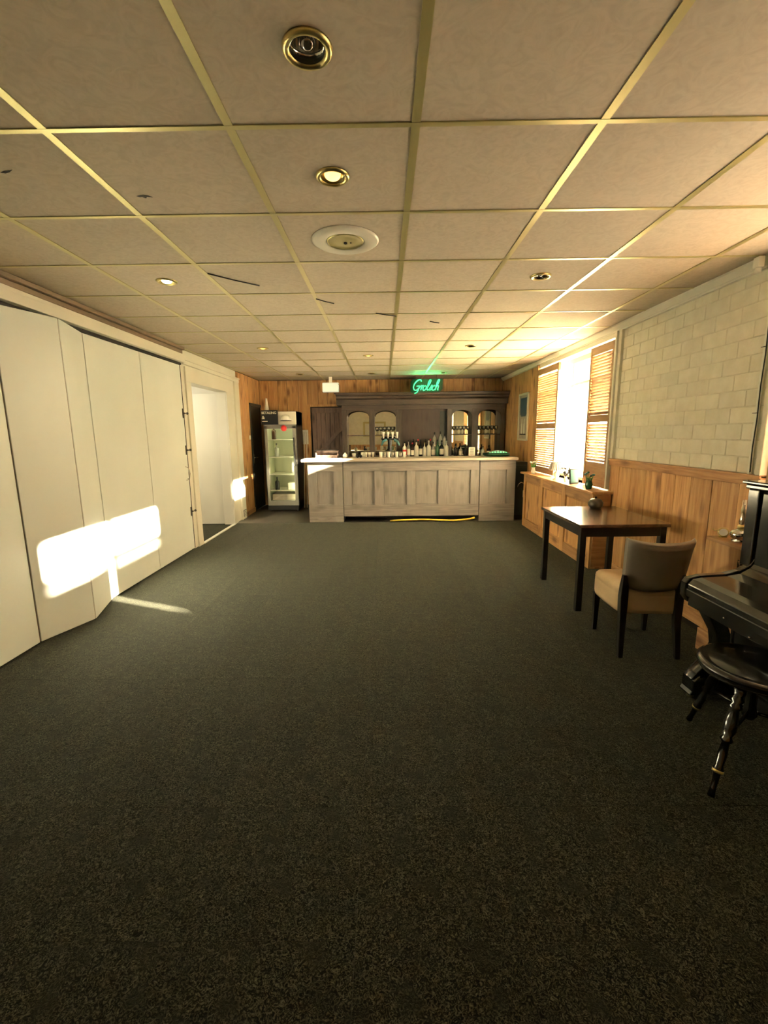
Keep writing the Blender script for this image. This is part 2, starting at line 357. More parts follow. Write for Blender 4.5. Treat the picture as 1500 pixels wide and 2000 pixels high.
MB().lathe([(.108, .0), (.108, -.008), (.118, -.014), (.18, -.012), (.192, -.004), (.192, .0), (.108, 0)], n=48, close=False).build('flange', 'white', t)
MB().lathe([(.001, -.012), (.015, -.014), (.06, -.009), (.096, -.010), (.103, -.014), (.106, -.006), (.106, .01)], n=40, close=False).build('cone', 'brass', t, label='satin metal centre disc')
MB().cyl((0, 0, -.020), .010, .01, 12).build('screw', 'dark', t); MB().cyl((.03, .004, -.016), .004, .006, 8).build('screw', 'dark', t)
# ================================================================== LEFT WALL
wl = struct(MB().box(-2.90, -2.74, YF, 5.93, 0, 2.7).box(-2.74, -2.70, 2.3, 5.93, 0, 2.7).build('wall_left', 'dark'))
def white_frame():
    # casing around the doorway
    wf = struct(MB().box(-2.74, XL, 5.93, 6.17, 0, 2.49).box(-2.74, XL, 7.54, 8.18, 0, 2.49).box(-2.74, XL, 6.17, 7.54, 2.21, 2.49)
        .box(-2.74, XL-.02, 5.93, 8.18, 2.49, ZC+.004).build('door_frame_1', 'white', bevel=.004))
    bx('door_casing', 'white', wf, XL, XL+.022, 6.02, 6.17, 0, 2.21, bevel=.004)
    bx('door_casing', 'white', wf, XL, XL+.022, 7.54, 7.69, 0, 2.21, bevel=.004)
    bx('door_casing', 'white', wf, XL, XL+.022, 6.02, 7.69, 2.21, 2.40, bevel=.004)
    MB().box(XL, XL+.035, 5.95, 8.18, 2.42, 2.47).box(XL, XL+.05, 5.95, 8.18, 2.47, 2.49).build('head_moulding', 'white', wf)
    bx('pilaster', 'white', wf, XL, XL+.03, 7.95, 8.18, 0.0, 2.49, bevel=.004)
    bx('threshold', 'white', wf, -2.60, XL+.03, 6.17, 7.54, .0005, .012)
    return wf
white_frame()
d1 = struct(MB().box(-3.44, -2.63, 7.56, 7.60, .012, 2.19).build('door_1', 'white', bevel=.003))
bx('lock_plate', 'iron', d1, -3.40, -3.36, 7.555, 7.56, .95, 1.15)
for z in (.3, 1.1, 1.9): MB().cyl((-2.61, 7.555, z), .009, .1, 10).build('hinge', 'iron', d1)
struct(MB().box(-4.1, -4.0, 5.9, 7.7, 0, 2.7).box(-4.0, -2.74, 5.82, 5.93, 0, 2.7).box(-4.0, -2.74, 7.62, 7.72, 0, 2.7).box(-4.0, -2.74, 5.9, 7.62, 2.5, 2.6).build('wall_corridor', 'white'))
# folding partition
pt = thing('folding_partition', 'white folding partition of tall flat panels along the left wall', 'partition', (XL, 3.6, 0))
path = [(-.10+XL+.10, YF+.02), (XL, -.98), (XL, .05), (XL, 1.08), (XL, 2.1), (XL, 3.12), (XL+.145, 3.55), (XL, 4.04), (XL, 4.95), (XL, 5.915)]
for (xa, ya), (xb, yb) in zip(path, path[1:]):
    dx, dy = xb-xa, yb-ya; L = math.hypot(dx, dy); ang = math.atan2(dy, dx)
    me = MB().box(.006, L-.006, 0, .036, .012, 2.40)
    o = me.build('panel', 'panel', pt, bevel=.004); o.location = (xa-XL, ya-3.6, 0); o.rotation_euler = (0, 0, ang)
for (x, y) in path[1:-1]:
    MB().box(x-XL-.034, x-XL-.008, y-3.6-.010, y-3.6+.010, .012, 2.40).build('hinge_strip', 'brown_trim', pt)
bx('edge_strip', 'dark', pt, -.03, -.002, 2.318, 2.329, .012, 2.40, label='dark brown gap strip')
for z in (1.80, 1.33, .52):
    h = MB().box(0, .012, 2.27, 2.292, z-.06, z+.06).build('bolt_plate', 'iron', pt, bevel=.003)
    MB().tube([(.012, 2.28, z), (.03, 2.30, z), (.03, 2.345, z)], .007, 8).sphere((.03, 2.352, z), .016, 10).sphere((.016, 2.285, z), .013, 8).build('bolt', 'iron', h)
MB().tube([(0, 2.23, .94), (.035, 2.235, .96), (.045, 2.24, 1.03), (.035, 2.235, 1.10), (0, 2.23, 1.12)], .007, 8).build('handle', 'chrome', pt)
MB().lathe([(.014, 0), (.012, .01), (.003, .012)], (0.002, 2.28, .95), 10).build('keyhole', 'iron', pt)
rc = struct(MB().box(-2.74, XL+.065, YF, 5.93, 2.43, 2.505).box(-2.74, XL+.04, YF, 5.93, 2.505, 2.54).build('trim_3', 'white', bevel=.004))
bx('track', 'dark', rc, -2.70, XL+.012, YF, 5.93, 2.402, 2.43)
# wood boarded stretch by the corner
wl2 = struct(MB().box(-2.78, -2.605, 8.18, YB+.02, 0, 2.7).build('wall_left_corner', 'dark'))
y = 8.185
while y < 9.6:
    wdt = min(.128, YB-y); z0 = 0 if y+.02 < 8.83 else 2.10
    MB().box(-2.605, XL+random.uniform(-.002, .002), y, y+wdt-.004, z0, ZC-.002).build('board', 'pine', wl2, bevel=.003); y += .13
bx('edge_trim', 'pine', wl2, XL, XL+.02, 8.18, 8.21, 0, 2.6)
bx('skirting', 'pine_h', wl2, XL, XL+.014, 8.21, 8.84, 0, .09)
d2 = struct(MB().box(-2.60, XL-.005, 8.87, 9.60, .01, 2.08).build('door_2', 'greydoor', bevel=.003))
bx('door_casing', 'greydoor', d2, -2.60, XL+.02, 8.83, 8.88, 0, 2.12)
bx('door_casing', 'greydoor', d2, -2.60, XL+.02, 8.83, 9.62, 2.07, 2.12)
MB().box(XL-.004, XL+.004, 8.93, 8.97, .95, 1.13).tube([(XL, 8.95, 1.06), (XL+.05, 8.95, 1.06), (XL+.05, 9.06, 1.06)], .008, 8).build('door_handle', 'chrome', d2)
s1 = tag(bx('light_switch', 'plastic_w', None, XL+.001, XL+.014, 8.70, 8.78, 1.42, 1.50, bevel=.004), 'white light switch on the pine boards beside the dark door', 'switch')
bx('rocker', 'plastic_w', s1, XL+.014, XL+.019, 8.715, 8.765, 1.435, 1.485, bevel=.002)
s2 = tag(bx('wall_vent', 'grey', None, XL+.031, XL+.044, 7.98, 8.14, .05, .17, bevel=.003), 'small grey louvred vent low on the white pilaster', 'vent')
for k in range(4): bx('vent_slat', 'white', s2, XL+.044, XL+.048, 7.99, 8.13, .062+k*.027, .074+k*.027)
# ================================================================== BACK WALL
wb = struct(MB().box(-2.78, 2.75, YB+.02, YB+.14, 0, 2.7).build('wall_back', 'dark'))
x = XL
while x < XR-.01:
    bw = random.choice((.19, .22, .24)); wd = min(bw-.002, XR-x)
    if x+wd > -1.56 and x < -.74: z0 = 2.08
    else: z0 = 0
    MB().box(x+.002, x+wd-.002, YB+random.uniform(-.002, .001), YB+.02, z0, ZC-.002).build('board', 'pine', wb, bevel=.003); x += bw
MB().box(-1.585, -1.535, YB-.015, YB+.02, 0, 2.10).box(-1.585, -.70, YB-.015, YB+.02, 2.075, 2.12).build('door_casing', 'pine', wb, bevel=.003)
bx('corner_bead', 'pine', wb, XL, XL+.02, YB-.02, YB, 0, ZC)
d3 = struct(MB().box(-1.53, -.74, YB+.005, YB+.019, 0, 2.07).build('door_3', 'dark'))
for k in range(8): MB().box(-1.50+k*.095, -1.50+k*.095+.09, YB-.012, YB+.005, .01, 2.05).build('plank', 'barn', d3, bevel=.003)
MB().box(-1.50, -.745, YB-.030, YB-.012, 1.95, 2.05).build('top_rail', 'barn', d3, bevel=.003)
MB().box(-1.50, -.745, YB-.030, YB-.012, 1.03, 1.13).build('middle_rail', 'barn', d3, bevel=.003)
MB().prism([(-1.40, 1.13), (-1.29, 1.13), (-.745, 1.72), (-.745, 1.84)], 'y', YB-.030, YB-.012).build('diagonal_brace', 'barn', d3, bevel=.003)
# near side wall (behind the camera)
wn = struct(MB().box(-2.78, 2.75, YF-.12, YF, 1.0, 2.7).build('wall_front', 'brick'))
struct(MB().box(-2.78, 2.75, YF-.12, YF+.012, 0, 1.0).build('wall_front_panelling', 'pine'))
pf = tag(MB().box(-.9, .1, YF+.001, YF+.03, 1.35, 2.0).build('framed_painting', 'gold', bevel=.006), 'gold framed pale painting on the wall behind the camera, seen in the bar mirror', 'painting')
bx('canvas', 'label_w', pf, -.82, .02, YF+.03, YF+.034, 1.43, 1.92)
# ================================================================== RIGHT WALL
W1 = (5.00, 7.45, .87, 2.50); W2 = (1.06, 2.93, .87, 2.50)
wr = MB()
for a, b in ((YF, W2[0]), (W2[1], W1[0]), (W1[1], YB+.02)): wr.box(XR+.02, XR+.27, a, b, 0, 2.7)
for Wd in (W1, W2): wr.box(XR+.02, XR+.27, Wd[0], Wd[1], 0, Wd[2]); wr.box(XR+.02, XR+.27, Wd[0], Wd[1], Wd[3], 2.7)
wr = struct(wr.build('wall_right', 'mortar'))
for Wd in (W1, W2): bx('window_head', 'white', wr, XR, XR+.02, Wd[0], Wd[1], Wd[3], ZC)
bx('wall_face', 'mortar', wr, XR+.0165, XR+.02, YF, W2[0], 1.2, ZC)
bl, bh = .252, .1135
bcache = {}
z = 1.222; row = 0
while z < ZC-.06:
    y = 4.965-(bl/2 if row % 2 else 0) + bl
    h = min(bh, ZC-.064-z)
    while y > 2.95:
        a, b = max(y-bl, 2.97), min(y, 4.955)
        if b-a > .03:
            key = (round(b-a, 3), round(h, 3))
            if key not in bcache: bcache[key] = B(0, .012, .003, b-a-.003, .003, h-.003).mesh('brick', 'brick')
            o = add(bcache[key], 'brick', wr, bevel=.003, seg=1, loc=(XR+.0145+random.uniform(-.0012, .0008), a, z))
        y -= bl
    z += bh; row += 1
# wainscot
y = YF
while y < 4.94:
    bw = random.choice((.20, .235, .26)); wd = min(bw-.002, 4.953-y)
    MB().box(XR+random.uniform(-.0015, .0015), XR+.02, y+.0015, y+wd-.0005, 0, 1.15).build('wainscot_board', 'pine', wr, bevel=.004); y += bw
struct(MB().box(XR-.018, XR+.02, 2.95, 4.955, 1.15, 1.222).box(XR-.028, XR+.02, 2.95, 4.955, 1.205, 1.224).build('trim_4', 'pine_h', bevel=.003))
struct(MB().box(XR-.016, XR, YF, 2.45, 0, .10).box(XR-.016, XR, 3.02, 4.84, 0, .10).build('baseboard_right', 'pine_h', bevel=.003))
bx('wainscot_board', 'pine', wr, XR, XR+.02, 4.957, 7.45, 0, .86)
# boards past the window
y = 7.46
while y < YB-.02:
    bw = random.choice((.18, .21)); wd = min(bw-.002, YB-y)
    MB().box(XR+random.uniform(-.002, .002), XR+.02, y+.002, y+wd-.002, 0, ZC-.002).build('board', 'pine', wr, bevel=.004); y += bw
# windows
def window(name, Wd, muls, curt):
    y0, y1, z0, z1 = Wd; X = XR+.17
    f = MB().box(X, X+.06, y0, y0+.06, z0, z1).box(X, X+.06, y1-.06, y1, z0, z1).box(X, X+.06, y0, y1, z0, z0+.06).box(X, X+.06, y0, y1, z1-.06, z1)
    f = struct(f.build(name, 'white', bevel=.004))
    bx('transom', 'white', f, X-.005, X+.06, y0+.06, y1-.06, 2.11, 2.17, bevel=.004)
    for ym in muls: bx('mullion', 'white', f, X, X+.058, ym-.025, ym+.025, z0+.06, z1-.06, bevel=.004)
    yy = [y0+.06]+muls+[y1-.06]
    for a, b in zip(yy, yy[1:]):
        bx('pane', 'pane', f, X+.03, X+.034, a, b, z0+.06, 2.11); bx('pane', 'pane', f, X+.03, X+.034, a, b, 2.17, z1-.06)
    MB().box(XR+.0, XR+.17, y0, y1, z0-.03, z0).build('window_board', 'white', f, bevel=.004)
    return f
window('window_1', W1, [5.60, 6.52], True)
window('window_2', W2, [2.0], True)
def net(y0, y1, z0, z1, label):
    def fn(u, v): return (XR+.145+.010*math.sin(u*(y1-y0)*42)+.003*math.sin(u*97), y0+(y1-y0)*u, z0+(z1-z0)*v)
    o = MB().grid(fn, 120, 3).build('net_curtain', 'curtain'); tag(o, label, 'curtain')
    md = o.modifiers.new('thick', 'SOLIDIFY'); md.thickness = .0008
    return o
net(5.07, 7.38, .88, 2.14, 'white net curtain glowing across the lower window panes')
# ---- louvred shutters
slat = {}
def shutter(y0, y1, z0, z1, midz, solid, label, hinge, rz=0, xo=0, skip=None):
    t = thing('louvred_shutter', label, 'shutter', (XR-.032+xo, hinge, z0), rz, 'louvred wooden window shutters')
    a, b = y0-hinge, y1-hinge; H = z1-z0
    st = .042
    for q in (a, b-st): bx('stile', 'louvre', t, 0, .03, q, q+st, 0, H, bevel=.003)
    rails = [(0, .09), (H-.09, H)] + [(mz-z0-.04, mz-z0+.04) for mz in midz]
    for r0, r1 in rails: bx('rail', 'louvre', t, .002, .028, a+st, b-st, r0, r1, bevel=.003)
    if solid: bx('solid_panel', 'louvre', t, .010, .02, a+st, b-st, .09, solid-z0, bevel=.002)
    key = round(b-a, 3)
    if key not in slat:
        mbs = MB().box(-.003, .003, 0, b-a-2*st, -.019, .019)
        bmesh.ops.rotate(mbs.bm, verts=mbs.bm.verts, cent=(0, 0, 0), matrix=Matrix.Rotation(math.radians(-42), 3, 'Y'))
        slat[key] = mbs.mesh('slat', 'louvre')
    z = max(.09, (solid-z0) if solid else 0)+.022
    while z < H-.1:
        if not any(r0-.012 < z < r1+.012 for r0, r1 in rails): add(slat[key], 'slat', t, loc=(.015, a+st, z))
        z += .0335
    return t
shutter(4.995, 5.55, .885, 2.47, [1.66], 1.16, 'shaded louvred wooden shutter at the near side of the bright window', 5.0)
shutter(6.53, 7.40, .885, 2.47, [1.60], 0, 'sunlit louvred wooden shutter at the far side of the bright window, by the bar', 7.4)
shutter(1.07, 2.0, .885, 2.12, [], 0, 'unseen near leaf of louvred shutter, added to block light through the near window', 1.07)  # unseen leaf, kept closed to block light below the transom
shutter(1.985, 2.93, .885, 2.12, [], 0, 'closed louvred shutter on the near window behind the piano', 2.93, xo=.135)
struct(MB().box(XR-.035, XR+.02, 4.957, 4.992, .88, 2.55).build('trim_5', 'white', bevel=.006))
struct(MB().box(XR-.03, XR+.02, 7.405, 7.455, .88, 2.55).build('trim_6', 'pine', bevel=.004))
struct(MB().box(XR-.014, XR+.02, 4.90, 4.957, 1.225, 2.55).build('trim_7', 'brick', bevel=.004))
struct(MB().box(XR-.03, XR+.02, 2.95, 2.99, 1.225, 2.55).build('trim_8', 'brick', bevel=.004))
# radiator cover under the window
rv = thing('radiator_cover', 'pine panelled radiator cover with a long shelf top below the window', 'radiator cover', (2.37, 5.9, 0))
def L_(x0, x1, y0, y1, z0, z1): return (x0-2.37, x1-2.37, y0-5.9, y1-5.9, z0, z1)
bx('carcass', 'pine', rv, *L_(2.295, XR-.018, 4.86, 7.30, .0, .835))
bx('shelf_top', 'pine_h', rv, *L_(2.255, XR-.001, 4.84, 7.44, .838, .868), bevel=.006)
for a, b in ((4.86, 4.93), (5.60, 5.72), (6.42, 6.52), (7.20, 7.30)): bx('stile', 'pine', rv, *L_(2.275, 2.295, a, b, .0, .835), bevel=.003)
for a, b in ((4.93, 5.60), (5.72, 6.42), (6.52, 7.20)):
    bx('rail', 'pine_h', rv, *L_(2.276, 2.295, a, b, .73, .835), bevel=.003); bx('rail', 'pine_h', rv, *L_(2.276, 2.295, a, b, .0, .13), bevel=.003)
    bx('door_panel', 'pine', rv, *L_(2.288, 2.296, a+.015, b-.015, .145, .715), bevel=.003)
bx('end_panel', 'pine_x', rv, *L_(2.30, XR-.018, 4.852, 4.86, .02, .82))
# ---- framed poster on the far right wall
fp = thing('framed_picture', 'narrow framed picture on the dark boards between the window and the bar', 'picture', (XR, 8.12, 1.36))
for a in ((-.27, -.235, 0, .82), (.235, .27, 0, .82), (-.27, .27, 0, .035), (-.27, .27, .785, .82)): bx('frame', 'white', fp, -.028, -.003, *a, bevel=.003)
bx('print', 'ctop', fp, -.012, -.004, -.236, .236, .034, .786, label='pale grey print with a dark blue field above two white bottle shapes')
MB().prism([(-.17, .46), (-.12, .42), (.12, .42), (.17, .46), (.17, .74), (-.17, .74)], 'x', -.015, -.012).build('blue_field', 'blue', fp)
for yo in (-.07, .07): MB().prism([(yo-.035, .12), (yo+.035, .12), (yo+.03, .26), (yo+.012, .32), (yo+.012, .38), (yo-.012, .38), (yo-.012, .32), (yo-.03, .26)], 'x', -.015, -.012).build('bottle_shape', 'paper', fp)
bx('dark_band', 'dark', fp, -.015, -.012, -.17, .17, .10, .12)
# conduit and black cable at the right
ct = tag(MB().box(XR-.012, XR+.004, 3.055, 3.075, 1.19, ZC-.07).build('cable_conduit', 'plastic_w', bevel=.002), 'thin white cable conduit down the painted brick beside the piano', 'conduit')
cb = tag(MB().tube([(XR-.02, 3.04, z_) if i % 2 == 0 else (XR-.02, 3.046, z_) for i, z_ in enumerate([1.24, 1.4, 1.6, 1.8, 2.0, 2.2, 2.35, ZC-.085])], .004, 6).build('black_cable', 'plastic_b'), 'thin black cable hanging beside the white conduit on the brick wall', 'cable')
for z_ in (1.63, 2.05): MB().tube([(XR-.018, 3.04, z_), (XR-.014, 3.09, z_)], .003, 6).build('cable_clip', 'iron', cb)
br = tag(MB().box(XR-.09, XR-.052, 3.10, 3.15, ZC-.07, ZC-.006).cyl((XR-.07, 3.125, ZC-.10), .018, .03, 12).build('wall_bracket', 'plastic_w', bevel=.004), 'small white bracket at the top of the brick wall under the ceiling', 'bracket')
# ================================================================== BAR
YBAR = 7.65
def panel_unit(t, x0, x1, z0, z1, pans, pz0, pz1, front=YBAR, depth=.5, m='oak'):
    bx('body', m, t, x0, x1, front+.042, front+depth, z0, z1)
    bx('top_rail', m+'_x', t, x0, x1, front, front+.042, pz1, z1, bevel=.002)
    bx('bottom_rail', m+'_x', t, x0, x1, front, front+.042, z0, pz0, bevel=.002)
    xs = [x0]+[q for p in pans for q in p]+[x1]
    for a, b in zip(xs[::2], xs[1::2]): bx('stile', m, t, a, b, front, front+.042, pz0, pz1, bevel=.002)
    for a, b in pans:
        mb = MB()
        i = .012
        mb.prism([(a, pz0), (b, pz0), (b, pz1), (a, pz1)], 'y', front+.034, front+.042)
        mb.build('panel', m, t, bevel=.002)
        MB().prism([(a, pz0), (b, pz0), (b-i, pz0+i), (a+i, pz0+i)], 'y', front+.012, front+.035).prism([(a, pz1), (b, pz1), (b-i, pz1-i), (a+i, pz1-i)], 'y', front+.012, front+.035).build('moulding', m, t)
t = thing('bar_unit', 'narrow left end unit of the grey-brown oak bar front with one recessed panel', 'bar', (0, 0, 0), 0, 'oak bar front units')
panel_unit(t, -1.30, -.705, .10, 1.045, [(-1.15, -.86)], .30, .885)
bx('plinth', 'oak_x', t, -1.30, -.705, YBAR+.01, YBAR+.5, .002, .10)
t = thing('bar_unit', 'long middle unit of the oak bar front with four recessed panels', 'bar', (0, 0, 0), 0, 'oak bar front units')
panel_unit(t, -.695, 1.625, .10, 1.045, [(-.55, -.16), (.00, .39), (.54, .93), (1.09, 1.48)], .30, .885)
bx('plinth', 'dark', t, -.695, 1.625, YBAR+.30, YBAR+.34, .002, .10)
t = thing('bar_unit', 'shaded right end unit of the oak bar front with one recessed panel', 'bar', (0, 0, 0), 0, 'oak bar front units')
panel_unit(t, 1.635, 2.24, .10, 1.045, [(1.79, 2.09)], .30, .885)
bx('plinth', 'oak_x', t, 1.635, 2.24, YBAR+.005, YBAR+.5, .002, .10)
ctp = tag(MB().box(-1.40, 2.26, YBAR-.075, YBAR+.56, 1.047, 1.095).build('bar_counter_top', 'ctop', bevel=.008), 'long pale worktop running along the top of the oak bar', 'worktop')
ZT = 1.095
tag(MB().tube([(.10, 7.632, .018), (.3, 7.630, .030), (.62, 7.630, .040), (.78, 7.632, .035), (.95, 7.630, .024), (1.2, 7.628, .018), (1.4, 7.630, .030), (1.52, 7.631, .05)], .0155, 8).tube([(1.50, 7.631, .045), (1.56, 7.631, .065)], .018, 8).build('yellow_hose', 'yellow'), 'yellow hose lying in the dark gap under the bar', 'hose')
# grey cupboard right of the bar
t = thing('corner_cupboard', 'dark grey cupboard filling the gap between the bar and the right wall', 'cupboard', (2.37, 7.9, 0))
bx('body', 'plastic_b', t, -.115, .107, -.12, .3, .002, 1.0, bevel=.004)
bx('door', 'greydoor', t, -.10, .09, -.14, -.12, .08, .95, bevel=.004)
MB().tube([(-.06, -.14, .55), (-.05, -.17, .62), (-.01, -.18, .66), (.04, -.17, .64), (.06, -.14, .58)], .008, 8).build('handle', 'chrome', t)
tag(bx('white_adapter', 'plastic_w', None, 2.40, 2.46, 7.68, 7.72, .40, .52, bevel=.006), 'small white adapter plugged in low beside the grey cupboard', 'adapter')
# ================================================================== BACK BAR
YK = 9.27
t = thing('back_bar', 'tall dark wooden back bar with arched mirror bays and a deep cornice', 'back bar', (0, YK, 0))
def K(x0, x1, y0, y1, z0, z1): return (x0, x1, y0-YK, y1-YK, z0, z1)
bx('base_cabinet', 'dkwood', t, *K(-.84, 2.46, 9.05, 9.58, .002, 1.0))
bx('counter', 'dkwood_x', t, *K(-.86, 2.46, 9.00, 9.60, 1.0, 1.03), bevel=.004)
MB().prism([(9.02-YK, 2.28), (9.02-YK, 2.25), (9.07-YK, 2.23), (9.08-YK, 2.20), (9.14-YK, 2.17), (9.14-YK, 2.07), (9.60-YK, 2.07), (9.60-YK, 2.28)], 'x', -.93, 2.47).build('cornice', 'dkwood_x', t)
MB().box(-.96, 2.47, 9.00-YK, 9.60-YK, 2.28, 2.30).build('cornice_cap', 'dkwood_x', t, bevel=.004)
bx('frieze', 'dkwood_x', t, *K(-.84, 2.46, YK-.01, YK+.02, 1.985, 2.07))
bx('back_board', 'dkwood', t, *K(-.84, 2.46, 9.52, 9.60, 1.03, 2.07))
cols = [(-.84, -.74), (-.29, -.18), (.26, .38), (1.29, 1.39), (1.79, 1.92), (2.37, 2.46)]
for a, b in cols:
    bx('column', 'dkwood', t, *K(a, b, YK, 9.52, 1.03, 1.985), bevel=.004)
for a, b in ((-.74, -.29), (-.18, .26), (1.39, 1.79), (1.92, 2.37)):
    n = 14; zc = 1.86; hw = (b-a)/2-.012; mid = (a+b)/2
    arch = [(a, 1.985), (a, zc)] + [(mid-hw*math.cos(PI*k/n), zc+.10*math.sin(PI*k/n)) for k in range(n+1)] + [(b, zc), (b, 1.985)]
    MB().prism(arch[::-1], 'y', 0, .02).build('arch', 'dkwood_x', t)
    bx('mirror', 'mirror', t, *K(a, b, 9.50, 9.512, 1.04, 1.985))
    bx('shelf', 'dkwood_x', t, *K(a, b, YK+.03, 9.50, 1.462, 1.478), bevel=.002)
bx('dark_panel', 'dkpanel', t, *K(.38, 1.29, 9.42, 9.44, 1.03, 1.985), label='plain dark brown panel between the mirror bays')
bx('green_strip', 'greydoor', t, *K(1.16, 1.29, 9.405, 9.42, 1.03, 1.95), label='dark green vertical strip')
# ---- glassware
def wine_glass(label, group, loc):
    t = thing('wine_glass', label, 'glass', loc, 0, group)
    MB().lathe([(.030, 0), (.028, .003), (.004, .007), (.0035, .075), (.012, .085), (.030, .105), (.034, .13), (.030, .165), (.029, .165), (.032, .13), (.028, .107), (.002, .088)], n=12, close=False).build('bowl', 'glass', t)
    return t
first = None
ORD = ['leftmost stemmed glass', 'second stemmed glass from the left', 'middle stemmed glass', 'fourth stemmed glass from the left', 'rightmost stemmed glass']
for bay, (xa, xb), lab0 in ((2, (1.44, 1.73), 'third arched bay shelf'), (3, (1.975, 2.31), 'shelf of the far right arched bay'), (1, (-.13, .20), 'shelf of the bay behind the tap tower')):
    for r_ in range(2):
        for k in range(5):
            lab = ORD[k]+(', front row, ' if r_ == 0 else ', rear row, ')+lab0
            p = (xa+(xb-xa)*k/4+(.015 if r_ else -.01), 9.35+.09*r_, 1.4795)
            if not first: first = wine_glass(lab, 'stemmed glasses on the back bar shelves', p)
            else: dup(first, p, None, lab)
# tumblers on the bar, left bay (small)
def tumbler(loc, label, group, m='glass', s=1):
    return tag(MB().lathe([(.001, 0), (.024*s, 0), (.032*s, .10*s), (.030*s, .10*s), (.022*s, .008), (.001, .008)], n=12, close=False).build('drinking_glass', m, None, loc=loc), label, 'glass', group)
for k in range(7): tumbler((-.05+k*.068, 7.88+.02*(k % 2), ZT+.001), ['leftmost', 'second', 'third', 'middle', 'fifth', 'sixth', 'rightmost'][k]+' beer glass from the left in the row before the tap tower', 'beer glasses before the tap tower', 'frost' if k % 2 == 0 else 'glass')
for k in range(4): tumbler((-.38+k*.062, 8.05, ZT+.001), ['leftmost', 'second', 'third', 'rightmost'][k]+' small pale glass on the bar right of the black figure', 'small pale glasses on the bar', 'frost', .9)
# ---- bottles
def bottle(x, y, z, h, r, m, lab, cap='plastic_b', label_m='label_w', shoulder=.6, neck=.3):
    t = thing('bottle', lab, 'bottle', (x, y, z), 0, 'spirit bottles in a row behind the bar')
    rn = r*neck
    MB().lathe([(.001, 0), (r*.92, 0), (r, .01), (r, h*shoulder), (r*.8, h*(shoulder+.07)), (rn, h*(shoulder+.14)), (rn, h*.93), (rn*1.15, h*.93), (rn*1.15, h*.95)], n=14, close=True).build('glass_body', m, t)
    MB().lathe([(rn*1.25, h*.90), (rn*1.25, h), (.001, h)], n=12).build('cap', cap, t)
    if label_m: MB().lathe([(r*1.015, h*.15), (r*1.02, h*.16), (r*1.02, h*.48), (r*1.015, h*.49)], n=14, close=False).build('paper_label', label_m, t)
    return t
BT = [(.42, .31, .042, 'frost', 'pale bottle with a red label at the left end of the row', 'plastic_b', 'red'),
      (.50, .34, .036, 'clearglass', 'clear tall bottle with a dark cap, second in the row', 'plastic_b', 'label_w'),
      (.575, .29, .036, 'brownglass', 'short brown bottle next to a white one', 'red', 'label_w'),
      (.655, .33, .044, 'frost', 'wide white bottle left of the black bottle with white lettering', 'plastic_b', None),
      (.74, .35, .036, 'darkglass', 'slim black bottle with a pale label left of the middle of the row', 'plastic_b', 'label_w'),
      (.82, .29, .034, 'frost', 'short pinkish white bottle in the middle of the row', 'gold', 'label_w'),
      (.905, .33, .044, 'frost', 'broad white bottle right of the middle of the row', 'plastic_w', None),
      (.995, .30, .042, 'clearglass', 'clear squat bottle with a broad pale label', 'plastic_b', 'label_w'),
      (1.08, .34, .038, 'greenglass', 'dark bluish green bottle in front of the tall patterned ones', 'plastic_b', None),
      (1.165, .33, .044, 'darkglass', 'black bottle with a round pale label', 'plastic_b', 'label_w'),
      (1.26, .32, .044, 'frost', 'white bell-shaped bottle at the right end of the row', 'plastic_w', None)]
for x, h, r, m_, lb, cp_, lm in BT: bottle(x, 9.10+random.uniform(-.02, .02), 1.0315, h, r, m_, lb, cp_, lm)
for x, h, lb in ((1.03, .49, 'tall clear bottle rising above the row, left of its neighbour'), (1.15, .50, 'tallest clear bottle rising at the right end of the row'), (1.235, .46, 'tall pale patterned bottle next to the dark column')):
    bottle(x, 9.20, 1.0315, h, .040, 'clearglass', lb, 'plastic_b', 'label_w', .72)
for x, m_, lb in ((.60, 'darkglass', 'black bottle half hidden in the second row, left'), (.70, 'brownglass', 'brown bottle half hidden in the second row'), (.86, 'darkglass', 'black bottle half hidden in the second row, middle'), (.95, 'brownglass', 'brown bottle half hidden in the second row, right')):
    bottle(x, 9.22, 1.0315, .36, .036, m_, lb, 'red' if m_ == 'brownglass' else 'plastic_b', None)
for x, m_, h, lb in ((1.455, 'darkglass', .26, 'left one of two black bottles in the third mirror bay'), (1.655, 'darkglass', .25, 'right one of two black bottles in the third mirror bay'), (1.555, 'clearglass', .22, 'clear bottle between the two black ones in the mirror bay'), (2.00, 'frost', .20, 'pale squat bottle behind the green glowing sign'), (2.12, 'brownglass', .22, 'brown bottle behind the green glowing sign')):
    bottle(x, 9.15, 1.0315, h, .04, m_, lb, 'plastic_b', 'label_w' if m_ != 'darkglass' else None)
for x, lb in ((-.60, 'white cup at the left of the first mirror bay'), (-.42, 'white cup at the right of the first mirror bay')):
    tag(MB().lathe([(.001, 0), (.03, 0), (.045, .09), (.042, .09), (.028, .008), (.001, .008)], n=14, close=False).build('cup', 'plastic_w', None, loc=(x, 9.12, 1.0315)), lb, 'cup')
# ---- tap tower
t = thing('tap_tower', 'black beer tap tower with teal tap arms on the bar', 'beer tap', (.12, 8.08, ZT+.001))
MB().lathe([(.001, 0), (.09, 0), (.09, .012), (.05, .02), (.026, .05), (.022, .2), (.032, .30), (.032, .33), (.001, .34)], n=16).build('column', 'black', t)
MB().box(-.16, .16, -.018, .018, .30, .335).build('crossbar', 'black', t, bevel=.01)
for sgn in (-1, 1):
    MB().tube([(sgn*.07, -.01, .31), (sgn*.13, -.03, .27), (sgn*.16, -.035, .20)], [.02, .022, .012], 8).build('tap_arm', 'teal', t)
for k in (-.12, -.04, .04, .12): MB().tube([(k, -.02, .33), (k, -.03, .40), (k, -.035, .44)], [.012, .018, .022], 8).build('tap_handle', 'plastic_w', t)
